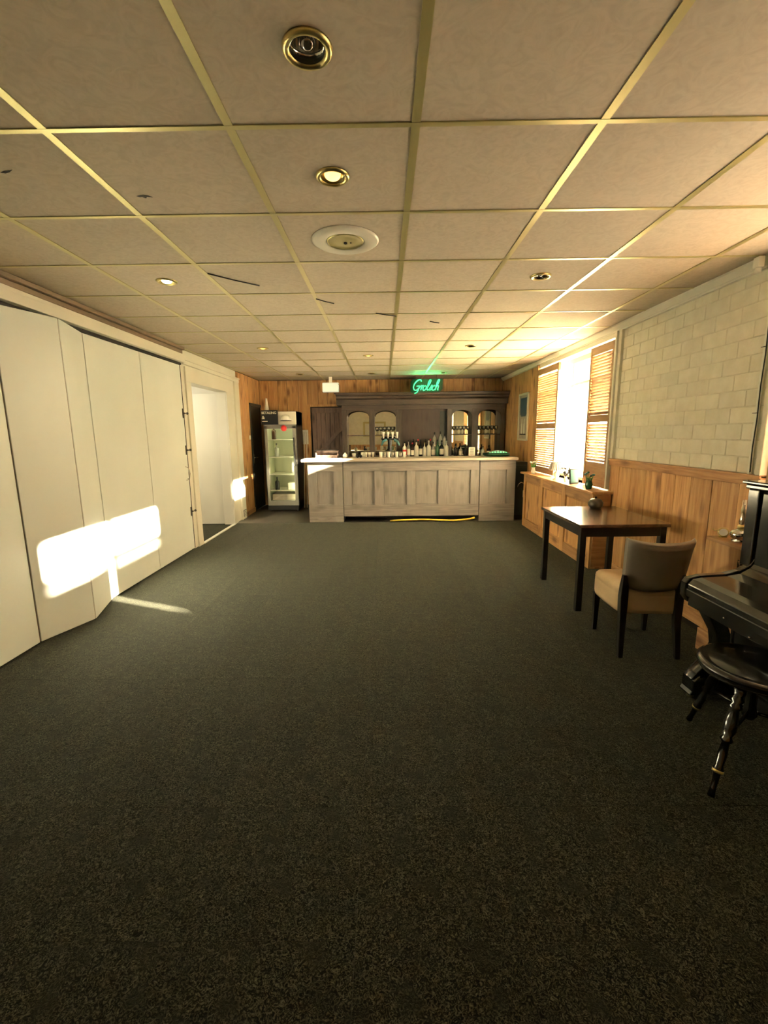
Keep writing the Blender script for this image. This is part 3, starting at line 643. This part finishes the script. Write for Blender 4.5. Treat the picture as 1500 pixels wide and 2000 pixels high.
# ---- things on the bar
t = thing('wooden_tray', 'long dark wooden serving tray standing at the left end of the bar', 'tray', (-1.0, 8.0, ZT+.001))
bx('back_board', 'barn', t, -.20, .20, .05, .07, 0, .125); bx('front_board', 'barn', t, -.19, .19, -.07, -.055, 0, .05)
for a in (-.20, .185): bx('end_board', 'barn', t, a, a+.015, -.07, .07, 0, .10)
MB().tube([(-.22, .06, .13), (.20, .06, .13)], .010, 8).build('rim', 'dark', t); bx('bottom', 'barn', t, -.19, .19, -.06, .06, 0, .01)
tag(MB().box(-.16, .16, -.10, .10, 0, .004, rot=Matrix.Rotation(.2, 3, 'Z')).build('paper_sheet', 'paper', None, loc=(-1.20, 7.78, ZT+.001)), 'white paper sheet on the left end of the bar top', 'paper')
tag(MB().box(-.12, .12, -.09, .09, 0, .004, rot=Matrix.Rotation(-.1, 3, 'Z')).build('paper_sheet', 'paper', None, loc=(-.86, 7.76, ZT+.001)), 'white paper sheet on the bar top before the tray', 'paper')
t = thing('small_teapot', 'small white sugar pot on the bar right of the wooden tray', 'pot', (-.68, 7.95, ZT+.001))
MB().lathe([(.001, 0), (.03, 0), (.042, .03), (.036, .06), (.018, .07)], n=14).build('body', 'plastic_w', t); MB().lathe([(.03, .066), (.012, .08), (.010, .09), (.001, .094)], n=12).build('lid', 'plastic_w', t)
t = thing('black_figurine', 'small black animal figurine on the bar before the first mirror bay', 'figurine', (-.46, 7.92, ZT+.001))
MB().sphere((0, 0, .035), .035, 12).sphere((-.005, -.005, .085), .024, 12).sphere((-.022, 0, .108), .009, 8).sphere((.014, 0, .108), .009, 8).sphere((.055, 0, .026), .026, 10).build('body', 'plastic_b', t)
t = thing('menu_stand', 'clear menu stand with a printed card on the bar below the third mirror bay', 'menu stand', (1.56, 8.02, ZT+.001))
bx('card', 'label_w', t, -.055, .055, 0, .004, .01, .16); bx('foot', 'glass', t, -.06, .06, -.03, .035, 0, .008)
for k in range(5): bx('printed_line', 'dark', t, -.035, .035, -.002, 0, .035+k*.024, .043+k*.024)
t = thing('green_light_sign', 'oval glowing green sign lying low on the right end of the bar', 'sign', (2.0, 8.05, ZT+.001))
MB().lathe([(.20, 0), (.235, .02), (.235, .05), (.20, .06)], n=28).build('tray', 'neonback', t)
MB().prism([(.20*math.cos(PI*k/12), .02+.085*math.sin(PI*k/12)) for k in range(13)], 'y', -.14, -.12).build('board', 'neonback', t)
for k, (a, b) in enumerate([(-.15, .05), (-.105, .062), (-.06, .068), (-.01, .07), (.04, .07), (.085, .064), (.13, .056)]):
    MB().tube([(a-.014, -.145, b-.018), (a+.012, -.145, b+.014), (a-.002, -.145, b+.018), (a+.016, -.145, b-.014)], .0045, 6).build('lit_letter', 'led', t)
# ================================================================== NEON SIGN (script word)
ns = thing('neon_sign', 'green neon script sign hanging under the ceiling above the bar', 'sign', (.53, 8.94, 2.285))
def stroke(pts, x, sc=1, r=.0115):
    # Catmull-Rom through points, sheared for a script slant
    P = [Vector((x+(a+.25*b)*sc, 0, b*sc)) for a, b in pts]; P = [P[0]]+P+[P[-1]]; out = []
    for i in range(1, len(P)-2):
        for s_ in range(5):
            u = s_/5; a, b, c, d = P[i-1], P[i], P[i+1], P[i+2]
            out.append(.5*((2*b)+(c-a)*u+(2*a-5*b+4*c-d)*u*u+(-a+3*b-3*c+d)*u**3))
    out.append(P[-2]); return MB().tube(out, r, 8)
LET = [('G', .03, [(.13, .20), (.10, .235), (.055, .225), (.01, .17), (.0, .10), (.03, .045), (.075, .04), (.11, .08), (.115, .115), (.06, .11), (.115, .115), (.105, .05), (.09, -.0), (.05, -.02)]),
       ('r', .165, [(.0, .10), (.015, .13), (.02, .04), (.022, .09), (.04, .125), (.06, .12)]),
       ('o', .225, [(.03, .12), (.0, .10), (-.002, .055), (.025, .035), (.05, .06), (.052, .10), (.03, .12), (.05, .115)]),
       ('l', .29, [(.0, .05), (.03, .14), (.045, .21), (.03, .23), (.012, .19), (.010, .08), (.025, .04), (.045, .05)]),
       ('s', .345, [(.0, .05), (.03, .13), (.04, .10), (.035, .05), (.0, .04)]),
       ('c', .40, [(.045, .11), (.025, .125), (.0, .095), (.002, .05), (.03, .035), (.05, .05)]),
       ('h', .455, [(.0, .05), (.03, .15), (.045, .215), (.03, .235), (.012, .19), (.006, .04), (.015, .10), (.04, .125), (.055, .10), (.05, .05), (.07, .04)])]
for ch, x, pts in LET:
    o = stroke(pts, x).build('letter', 'neon', ns)
MB().prism([(0, .0), (.56, .0), (.62, .06), (.62, .25), (.05, .25), (0, .2)], 'y', .022, .030).build('back_plate', 'neonback', ns, label='dark green acrylic back plate')
for a in (.1, .5): MB().tube([(a, .026, .25), (a, .026, ZC-2.285)], .003, 6).build('hanging_wire', 'iron', ns)
gl = bpy.data.lights.new('neon_glow', 'AREA'); gl.shape = 'RECTANGLE'; gl.size = .5; gl.size_y = .18; gl.energy = 1.6; gl.color = (.12, 1, .38)
go = bpy.data.objects.new('neon_glow', gl); C.objects.link(go); go.location = (.84, 8.91, 2.40); go.rotation_euler = Vector((0, -1, .7)).to_track_quat('-Z', 'Y').to_euler()
# exit lamp
t = thing('exit_lamp', 'white emergency lamp with a thin dark outline hanging under the far ceiling', 'lamp', (-1.03, 9.1, 2.30))
MB().box(-.16, .16, -.04, .04, .02, .20).build('diffuser', 'exit', t, bevel=.015)
MB().tube([(-.17, -.045, .03), (-.16, -.045, .005), (.16, -.045, .005), (.175, -.045, .03), (.175, -.045, .15), (.15, -.045, .175)], .004, 6).build('rim', 'dark', t)
MB().box(-.03, .03, -.02, .02, .20, ZC-2.30).build('mount', 'plastic_w', t)
# ================================================================== COOLER
t = thing('drinks_cooler', 'tall glass-door drinks cooler in the corner left of the bar', 'cooler', (-2.0, 8.82, 0))
MB().box(-.32, -.285, 0, .62, .03, 1.95).box(.285, .32, 0, .62, .03, 1.95).box(-.32, .32, .58, .62, .03, 1.95).box(-.32, .32, .01, .62, 1.68, 1.95).box(-.32, .32, 0, .62, .03, .20).build('body', 'plastic_b', t, bevel=.005)
bx('lining', 'inner', t, -.285, .285, .56, .58, .20, 1.68); bx('lining', 'inner', t, -.285, -.275, .02, .56, .20, 1.68); bx('lining', 'inner', t, .275, .285, .02, .56, .20, 1.68)
bx('lining', 'inner', t, -.275, .275, .02, .56, .20, .21)
bx('light_tube', 'cool_light', t, -.25, .25, .03, .06, 1.655, 1.675)
bx('light_tube', 'cool_light', t, .245, .27, .03, .06, .25, 1.62)
for z in (.40, .72, 1.06, 1.40): bx('shelf', 'white', t, -.275, .275, .05, .54, z, z+.018, bevel=.002)
dr = MB().box(-.30, -.25, -.03, 0, .20, 1.68).box(.24, .31, -.03, 0, .20, 1.68).box(-.30, .31, -.03, 0, 1.62, 1.70).box(-.30, .31, -.03, 0, .12, .22).build('door', 'grey', t, bevel=.004)
bx('pane', 'pane', dr, -.25, .24, -.02, -.015, .22, 1.62); bx('handle', 'black', dr, .25, .275, -.06, -.03, .9, 1.45, bevel=.005)
bx('header', 'label_w', t, -.318, .318, -.012, .01, 1.70, 1.945, bevel=.004, label='pale grey header panel')
bx('grille', 'plastic_b', t, -.30, .30, -.02, 0, .03, .115)
for a in (-.28, .26): bx('foot', 'plastic_b', t, a, a+.03, .02, .06, .002, .03)
for x, z, m_, lb in ((-.16, 1.418, 'brownglass', 'brown bottle on the top shelf of the cooler'), (-.12, 1.078, 'clearglass', 'clear bottle on the second shelf of the cooler'), (-.14, .418, 'darkglass', 'dark bottle on the lowest shelf of the cooler')):
    tt = bottle(-2.0+x, 8.95, z+.001, .26, .045, m_, lb, 'plastic_b', None); tt['group'] = 'bottles in the cooler'
tag(MB().box(0, .18, 0, .16, 0, .14).build('carton', 'label_w', None, loc=(-1.92, 8.92, .419), bevel=.004), 'pale carton on the lowest shelf of the cooler', 'carton')
tag(MB().box(-.24, .24, 0, .36, 0, .12).build('drip_crate', 'ctop', None, loc=(-2.0, 8.92, .2115), bevel=.004), 'tan crate on the floor of the cooler', 'crate')
# sign with text on the cooler head
sg = thing('payment_sign', 'dark sign with pale lettering BETALING on the head of the cooler', 'sign', (-2.16, 8.755, 1.70))
bx('board', 'plastic_b', sg, -.18, .14, 0, .016, 0, .27, bevel=.002)
def text(s, size, parent, loc, m, align='LEFT', name='lettering'):
    cu = bpy.data.curves.new(name, 'FONT'); cu.body = s; cu.size = size; cu.extrude = .001; cu.offset = size*.02; cu.align_x = align
    o = bpy.data.objects.new(name, cu); C.objects.link(o); bpy.context.view_layer.update()
    me = bpy.data.meshes.new_from_object(o.evaluated_get(bpy.context.evaluated_depsgraph_get())); bpy.data.objects.remove(o)
    me.materials.clear(); me.materials.append(MT[m]); q = add(me, name, parent, loc=loc); q.rotation_euler = (PI/2, 0, 0); return q
text('BETALING', .062, sg, (-.170, -.003, .20), 'label_w'); text('&', .085, sg, (-.165, -.003, .105), 'label_w')
bx('underline', 'label_w', sg, -.165, -.06, -.003, 0, .055, .068)
wc = tag(MB().lathe([(.001, .0), (.085, .0), (.09, .02), (.08, .07), (.045, .11), (.001, .12)], n=18).build('sun_hat', 'plastic_w', None, loc=(-1.85, 8.675, 1.765)), 'white dome-shaped hat hung before the cooler head above the red ball', 'hat')
MB().lathe([(.09, -.004), (.11, -.002), (.112, .004), (.09, .012)], n=18).build('brim', 'plastic_b', wc)
tag(MB().sphere((0, 0, 0), .058, 16).build('red_ball', 'red', None, loc=(-1.91, 8.725, 1.63)), 'red ball ornament hanging on the cooler door', 'ornament')
t = thing('white_bottle', 'white slender bottle standing on top of the cooler', 'bottle', (-2.26, 8.9, 1.951))
MB().lathe([(.001, 0), (.04, 0), (.042, .05), (.03, .15), (.02, .22), (.018, .25), (.001, .25)], n=14).build('body', 'frost', t)
# pale poles between the cooler and the bar
for x, lb in ((-1.655, 'left one of two pale poles leaning between the cooler and the bar'), (-1.60, 'right one of two pale poles leaning between the cooler and the bar')):
    tag(MB().tube([(x, 9.2, .003), (x-.01, 9.4, .8), (x-.02, 9.60, 1.55)], .011, 8).build('broom_handle', 'white'), lb, 'pole', 'pale poles beside the cooler')
nt = tag(bx('paper_notice', 'paper', None, -1.735, -1.595, YB-.012, YB-.003, 1.30, 1.60), 'white paper notice pinned to the pine boards right of the cooler', 'notice')
# ================================================================== WINDOW SHELF ITEMS
ZS = .869
t = thing('table_lamp', 'small table lamp with a pleated grey shade on the window shelf', 'lamp', (2.36, 6.15, ZS))
MB().lathe([(.001, 0), (.05, 0), (.05, .01), (.02, .02), (.035, .05), (.04, .08), (.015, .11), (.01, .15), (.001, .15)], n=16).build('base', 'plastic_w', t)
n = 28; mb = MB()
mb.rings([[((.105+.006*(k % 2))*math.cos(2*PI*k/(2*n)), (.105+.006*(k % 2))*math.sin(2*PI*k/(2*n)), .13) for k in range(2*n)], [((.07+.004*(k % 2))*math.cos(2*PI*k/(2*n)), (.07+.004*(k % 2))*math.sin(2*PI*k/(2*n)), .235) for k in range(2*n)]], False, False)
mb.build('lamp_shade', 'shade', t); MB().tube([(0, 0, .23), (0, 0, .26)], .006, 8).build('finial', 'gold', t)
t = thing('photo_frame', 'small dark photo frame leaning on the window shelf', 'photo frame', (2.38, 5.62, ZS), .25)
f = MB().box(-.065, .065, -.008, .008, 0, .19).build('frame', 'blackwood', t, bevel=.003); f.rotation_euler = (-.12, 0, 0)
f2 = MB().box(-.05, .05, -.011, -.008, .015, .175).build('photo', 'teal', t); f2.rotation_euler = (-.12, 0, 0)
def flowers(name, loc, label, h, nb, mleaf, mflower, mpot, s=1):
    t = thing(name, label, 'flowers', loc)
    MB().lathe([(.001, 0), (.025*s, 0), (.034*s, .04*s), (.022*s, .085*s), (.028*s, .10*s), (.024*s, .10*s), (.018*s, .085*s), (.001, .02)], n=14, close=False).build('vase', mpot, t)
    for k in range(nb):
        a = 2*PI*k/nb+.4; rr = .03+.03*random.random(); hh = h*(.75+.25*random.random())
        MB().tube([(0, 0, .05*s), (rr*.4*math.cos(a), rr*.4*math.sin(a), hh*.6), (rr*math.cos(a), rr*math.sin(a), hh)], .003, 5).build('stem', mleaf, t)
        MB().sphere((rr*math.cos(a), rr*math.sin(a), hh), .015, 8, .8).build('flower', mflower, t)
    for k in range(nb):
        a = 2*PI*k/nb; rr = .035; hh = h*.62
        MB().prism([(0, 0), (.010, .02), (.008, .05), (0, .07), (-.008, .05), (-.010, .02)], 'y', -.001, .001).build('leaf', mleaf, t).matrix_local = Matrix.Translation((rr*.6*math.cos(a), rr*.6*math.sin(a), hh*.7)) @ Matrix.Rotation(a, 4, 'Z') @ Matrix.Rotation(.6, 4, 'X')
    return t
flowers('potted_orchid', (2.33, 7.02, ZS), 'small white flowers in a pale pot at the far end of the window shelf', .22, 6, 'leaf', 'paper', 'plastic_w')
flowers('flower_vase', (2.37, 5.86, ZS), 'thin dark twigs in a small pot between the lamp and the photo frame', .20, 5, 'dark', 'iron', 'plastic_w', .7)
flowers('flower_vase', (2.33, 5.10, ZS), 'green glass vase with bluish flowers before the near shutter', .20, 6, 'leaf', 'teal', 'greenglass', 1.25)
# ================================================================== TABLE
t = thing('dining_table', 'dark rectangular table with square legs standing by the window', 'table', (1.985, 4.09, 0))
bx('table_top', 'tabletop', t, -.375, .375, -.46, .46, .735, .762, bevel=.003)
for a in ((-.35, .35, -.435, -.415), (-.35, .35, .415, .435)): bx('apron', 'blackwood', t, *a, .655, .735)
for a in ((-.35, -.33, -.415, .415), (.33, .35, -.415, .415)): bx('apron', 'blackwood', t, *a, .655, .735)
for a in (-.355, .305):
    for b in (-.44, .39): bx('leg', 'blackwood', t, a, a+.05, b, b+.05, .001, .735, bevel=.003)
t = thing('lidded_pot', 'small dark rounded pot at the back of the dining table', 'pot', (2.10, 4.42, .763))
MB().lathe([(.001, 0), (.05, 0), (.068, .03), (.07, .06), (.05, .09), (.02, .10), (.001, .102)], n=18).build('body', 'iron', t)
MB().sphere((0, 0, .108), .012, 8).build('knob', 'dark', t)
# ================================================================== CHAIR
t = thing('dining_chair', 'tan leather dining chair with black legs, back to the camera', 'chair', (1.80, 3.08, 0), -.07)
def seat_ring(z, s, n=40):
    out = []
    for k in range(n):
        a = 2*PI*k/n; c_, s_ = math.cos(a), math.sin(a)
        e = .32; x = math.copysign(abs(c_)**e, c_)*.207*s; y = math.copysign(abs(s_)**e, s_)*.235*s+.03
        if y > 0: x *= 1.04
        out.append((x, y, z))
    return out
rs = [seat_ring(.30, .90), seat_ring(.302, .97), seat_ring(.33, .995), seat_ring(.40, 1.0), seat_ring(.425, .995), seat_ring(.432, .985), seat_ring(.438, .995), seat_ring(.46, .98), seat_ring(.478, .92), seat_ring(.488, .75), seat_ring(.492, .4), seat_ring(.493, .05)]
MB().rings(rs).build('seat', 'leather', t)
def back_fn(th):
    def fn(u, v):
        zz = .485+.315*v; wdt = .176+.045*v
        x = (u-.5)*2*wdt; curve = .055*(1-(2*u-1)**2)
        y = -.205-.075*v-curve+.02
        z_ = zz+.022*(abs(2*u-1)**2)*v - .012*(1-(2*u-1)**2)*(1-v)
        return (x+.012, y+th, z_)
    return fn
bm_ = MB(); nu, nv = 16, 8
f0, f1 = back_fn(0), back_fn(.055)
sec = []
for i in range(nu+1):
    u = i/nu; ring = []
    for j in range(nv+1): ring.append(f0(u, j/nv))
    a = Vector(f0(u, 1)); b = Vector(f1(u, 1)); ring.append(tuple((a+b)/2+Vector((0, 0, .014))))
    for j in range(nv, -1, -1): ring.append(f1(u, j/nv))
    a = Vector(f0(u, 0)); b = Vector(f1(u, 0)); ring.append(tuple((a+b)/2-Vector((0, 0, .012))))
    if i in (0, nu):
        mid = Vector(f0(u, .5)).lerp(Vector(f1(u, .5)), .5); ring = [tuple(Vector(p).lerp(Vector((mid.x, (Vector(p).y+mid.y)/2, p[2])), .5)) for p in ring]
    sec.append(ring)
bm_.rings(sec).build('backrest', 'leather_b', t, label='taupe grey-brown leather back')
for sx in (-1, 1):
    x = sx*.178
    MB().rings([[(x+sx*a+b[0]*w_, y+b[1]*w_, z) for b in ((-.5, -.5), (.5, -.5), (.5, .5), (-.5, .5))] for a, y, z, w_ in ((.008, -.235, .001, .030), (0, -.20, .25, .044), (0, -.195, .42, .050), (.004, -.205, .50, .044), (.012, -.215, .58, .024))], True, False).build('leg', 'blackwood', t, bevel=.004)
    x = sx*.185
    MB().rings([[(x+b[0]*w_, .215+b[1]*w_, z) for b in ((-.5, -.5), (.5, -.5), (.5, .5), (-.5, .5))] for z, w_ in ((.001, .028), (.31, .042))], True, False).build('leg', 'blackwood', t, bevel=.003)
    for y in (-.235, .215): MB().cyl((sx*(.186 if y < 0 else .185), y, .0005), .014, .006, 10).build('glide', 'chrome', t)
# ================================================================== PIANO
PX, PY1, PY0, PB = 2.02, 2.47, 1.02, 1.988
t = thing('upright_piano', 'black upright piano standing against the right wall at the frame edge', 'piano', (2.2, 1.75, 0))
def Q(x0, x1, y0, y1, z0, z1): return (x0-2.2, x1-2.2, y0-1.75, y1-1.75, z0, z1)
def mq(): return MB()
bx('case', 'piano', t, *Q(PB+.03, 2.44, PY0, PY1-.02, .10, 1.205), bevel=.004)
bx('lid', 'piano', t, *Q(PB-.012, 2.455, PY0-.02, PY1+.012, 1.232, 1.25), bevel=.006)
bx('lid_moulding', 'piano', t, *Q(PB+.0, 2.45, PY0-.01, PY1, 1.205, 1.232), bevel=.008)
for a, b in ((PY1-.09, PY1-.018), (PY0, PY0+.07)): bx('front_pilaster', 'piano', t, *Q(PB+.005, PB+.03, a, b, .78, 1.205), bevel=.006)
bx('upper_panel', 'piano', t, *Q(PB+.015, PB+.031, PY0+.085, PY1-.105, .80, 1.19), bevel=.004)
bx('side_post', 'piano', t, *Q(PB+.02, 2.43, PY1-.02, PY1-.004, .10, 1.205), bevel=.004)
# key bed and curved cheek + closed keyboard lid
prof_lid = [(PB+.03, .82), (PB+.00, .782), (PB-.05, .752), (PB-.12, .738), (PX-.29, .730), (PX-.335, .722), (PX-.357, .696), (PX-.357, .665), (PX+.03, .665)]
MB().prism([(a-2.2, b) for a, b in prof_lid], 'y', PY0+.06-1.75, PY1-.10-1.75, smooth=False).build('keyboard_lid', 'piano', t, bevel=.006)
prof_ck = [(PB+.03, .83), (PB+.005, .792), (PB-.05, .762), (PB-.12, .746), (PX-.29, .737), (PX-.35, .722), (PX-.368, .698), (PX-.368, .62), (PX-.35, .60), (PX-.34, .585), (PX-.26, .565), (PX-.22, .555), (PX+.03, .555)]
for a, b in ((PY1-.095, PY1-.055), (PY0, PY0+.055)): MB().prism([(p-2.2, q) for p, q in prof_ck], 'y', a-1.75, b-1.75).build('cheek', 'piano', t, bevel=.007)
bx('key_slip', 'piano', t, *Q(PX-.362, PX-.33, PY0+.056, PY1-.096, .625, .668), bevel=.006)
bx('key_bed', 'piano', t, *Q(PX-.345, PX+.05, PY0+.056, PY1-.096, .57, .652), bevel=.006)
bx('lower_panel', 'piano', t, *Q(PX+.01, PX+.03, PY0+.05, PY1-.07, .13, .55), bevel=.004)
bx('plinth', 'piano', t, *Q(PX-.01, 2.43, PY0, PY1-.01, .02, .10), bevel=.006)
for y in (PY1-.07, PY0+.03):
    ctrl = [(PX-.21, .57, .060), (PX-.18, .50, .062), (PX-.13, .40, .052), (PX-.12, .32, .046), (PX-.15, .24, .050), (PX-.20, .17, .062), (PX-.23, .12, .066)]
    MB().rings([[(cx_-2.2+sx*w_*.8, y-1.75+sy_*.036, z) for sx, sy_ in ((-1, -1), (1, -1), (1, 1), (-1, 1))] for cx_, z, w_ in ctrl], True, True).build('console_leg', 'piano', t, bevel=.008)
    MB().prism([(PX-.275-2.2, .055), (PX-.275-2.2, .12), (PX-.24-2.2, .15), (PX-2.2, .12), (PX-2.2, .03), (PX-.29-2.2, .03)], 'y', y-1.80, y-1.70).build('toe_block', 'piano', t, bevel=.008)
    MB().cyl((PX-.25-2.2, y-1.75, .001), .02, .03, 12).build('castor', 'gold', t)
for k, y in enumerate((1.62, 1.76)): MB().tube([(PX+.02-2.2, y-1.75, .15), (PX-.06-2.2, y-1.75, .13), (PX-.10-2.2, y-1.75, .125)], [.008, .014, .022], 8).build('pedal', 'gold', t)
for y, z in ((2.10, .61), (1.94, .585)): MB().sphere((PX-.35-2.2, y-1.75, z), .006, 8).build('screw', 'chrome', t)
# ================================================================== STOOL
t = thing('piano_stool', 'black round piano stool on three turned splayed legs in front of the piano', 'stool', (1.64, 1.85, 0), 0)
MB().lathe([(.001, .450), (.18, .450), (.205, .458), (.21, .466), (.202, .472), (.216, .480), (.220, .490), (.212, .500), (.194, .506), (.178, .498), (.170, .501), (.001, .506)], n=56).build('seat', 'black', t)
MB().lathe([(.001, .24), (.02, .24), (.03, .26), (.022, .30), (.022, .40), (.07, .44), (.001, .452)], n=20).build('screw_post', 'black', t)
for k in range(3):
    a = math.radians(214+120*k); top = Vector((.15*math.cos(a), .15*math.sin(a), .450)); foot = Vector((.33*math.cos(a), .33*math.sin(a), .004))
    pr = [(0, .020), (.06, .024), (.10, .016), (.13, .026), (.16, .016), (.19, .026), (.22, .017), (.32, .024), (.40, .026), (.46, .016), (.49, .025), (.52, .014), (.62, .018), (.72, .015), (.76, .021), (.80, .013), (.92, .011), (1, .014)]
    MB().tube([top.lerp(foot, q_)+Vector((0, 0, 0)) for q_, _ in pr], [w_ for _, w_ in pr], 12).build('leg', 'black', t)
    c_ = top.lerp(foot, .76); MB().tube([c_, top.lerp(foot, .785)], .0215, 12).build('collar', 'gold', t)
    b_ = Vector((.03*math.cos(a), .03*math.sin(a), .27)); MB().tube([top.lerp(foot, .46), b_], .008, 8).build('stretcher', 'black', t)
# ================================================================== SMALL CABINET WITH LAMP
t = thing('small_cabinet', 'low pine cabinet with a lattice grille between piano and wainscot', 'cabinet', (2.33, 2.76, 0))
def S_(x0, x1, y0, y1, z0, z1): return (x0-2.33, x1-2.33, y0-2.76, y1-2.76, z0, z1)
bx('body', 'pine', t, *S_(2.215, 2.465, 2.52, 2.97, .002, .79), bevel=.003)
bx('top', 'pine_h', t, *S_(2.19, 2.466, 2.50, 2.995, .79, .815), bevel=.005)
bx('base_board', 'pine_h', t, *S_(2.195, 2.215, 2.51, 2.985, .002, .16), bevel=.004)
g = MB().box(-.120, -.1145, -.22, -.03, .44, .72).build('grille_recess', 'dark', t)
for k in range(7):
    y0_ = -.215+k*.045-.09
    for sg in (0, 1):
        ya, yb = max(y0_, -.215), min(y0_+.175, -.035)
        if yb-ya < .02: continue
        za, zb = .445+(ya-y0_)*1.55, .445+(yb-y0_)*1.55
        if sg: za, zb = 1.16-za, 1.16-zb
        MB().tube([(-.121-.003*sg, ya, za), (-.121-.003*sg, yb, zb)], .005, 6).build('lattice_bar', 'pine_h', t)
t = thing('oil_lamp', 'brass and glass oil lamp with a tall chimney on the small cabinet', 'lamp', (2.275, 2.81, .816))
MB().lathe([(.001, 0), (.045, 0), (.05, .008), (.035, .016), (.055, .03), (.062, .05), (.052, .07), (.022, .085), (.001, .086)], n=20).build('font', 'chrome', t)
MB().lathe([(.024, .085), (.026, .10), (.018, .11), (.001, .112)], n=14).build('burner', 'gold', t)
MB().lathe([(.017, .11), (.022, .13), (.017, .16), (.015, .27), (.0138, .27), (.0155, .16), (.020, .13), (.016, .11)], n=16, close=False).build('chimney', 'glass', t)
bx('wick', 'label_w', t, -.010, .010, -.003, .003, .11, .24)
MB().tube([(-.055, -.02, .03), (-.085, -.03, .05), (-.08, -.03, .07), (-.055, -.02, .06)], .004, 6).build('handle', 'gold', t)
t = thing('brass_clock', 'tiny brass clock with a pale face at the left end of the small cabinet', 'clock', (2.26, 2.94, .816))
mb = MB().lathe([(.001, 0), (.030, 0), (.033, .006), (.030, .014), (.001, .014)], n=20); mb.build('case', 'gold', t, loc=(0, 0, .036)).rotation_euler = (PI/2, 0, -.6)
mb = MB().cyl((0, 0, .0145), .024, .002, 20); mb.build('dial', 'paper', t, loc=(0, 0, .036)).rotation_euler = (PI/2, 0, -.6)
MB().box(-.02, .02, -.012, .012, 0, .008).build('foot', 'gold', t, bevel=.002)
MB().tube([(-.02, 0, .05), (-.06, .0, .045), (-.075, 0, .06)], .003, 6).build('hook', 'gold', t)
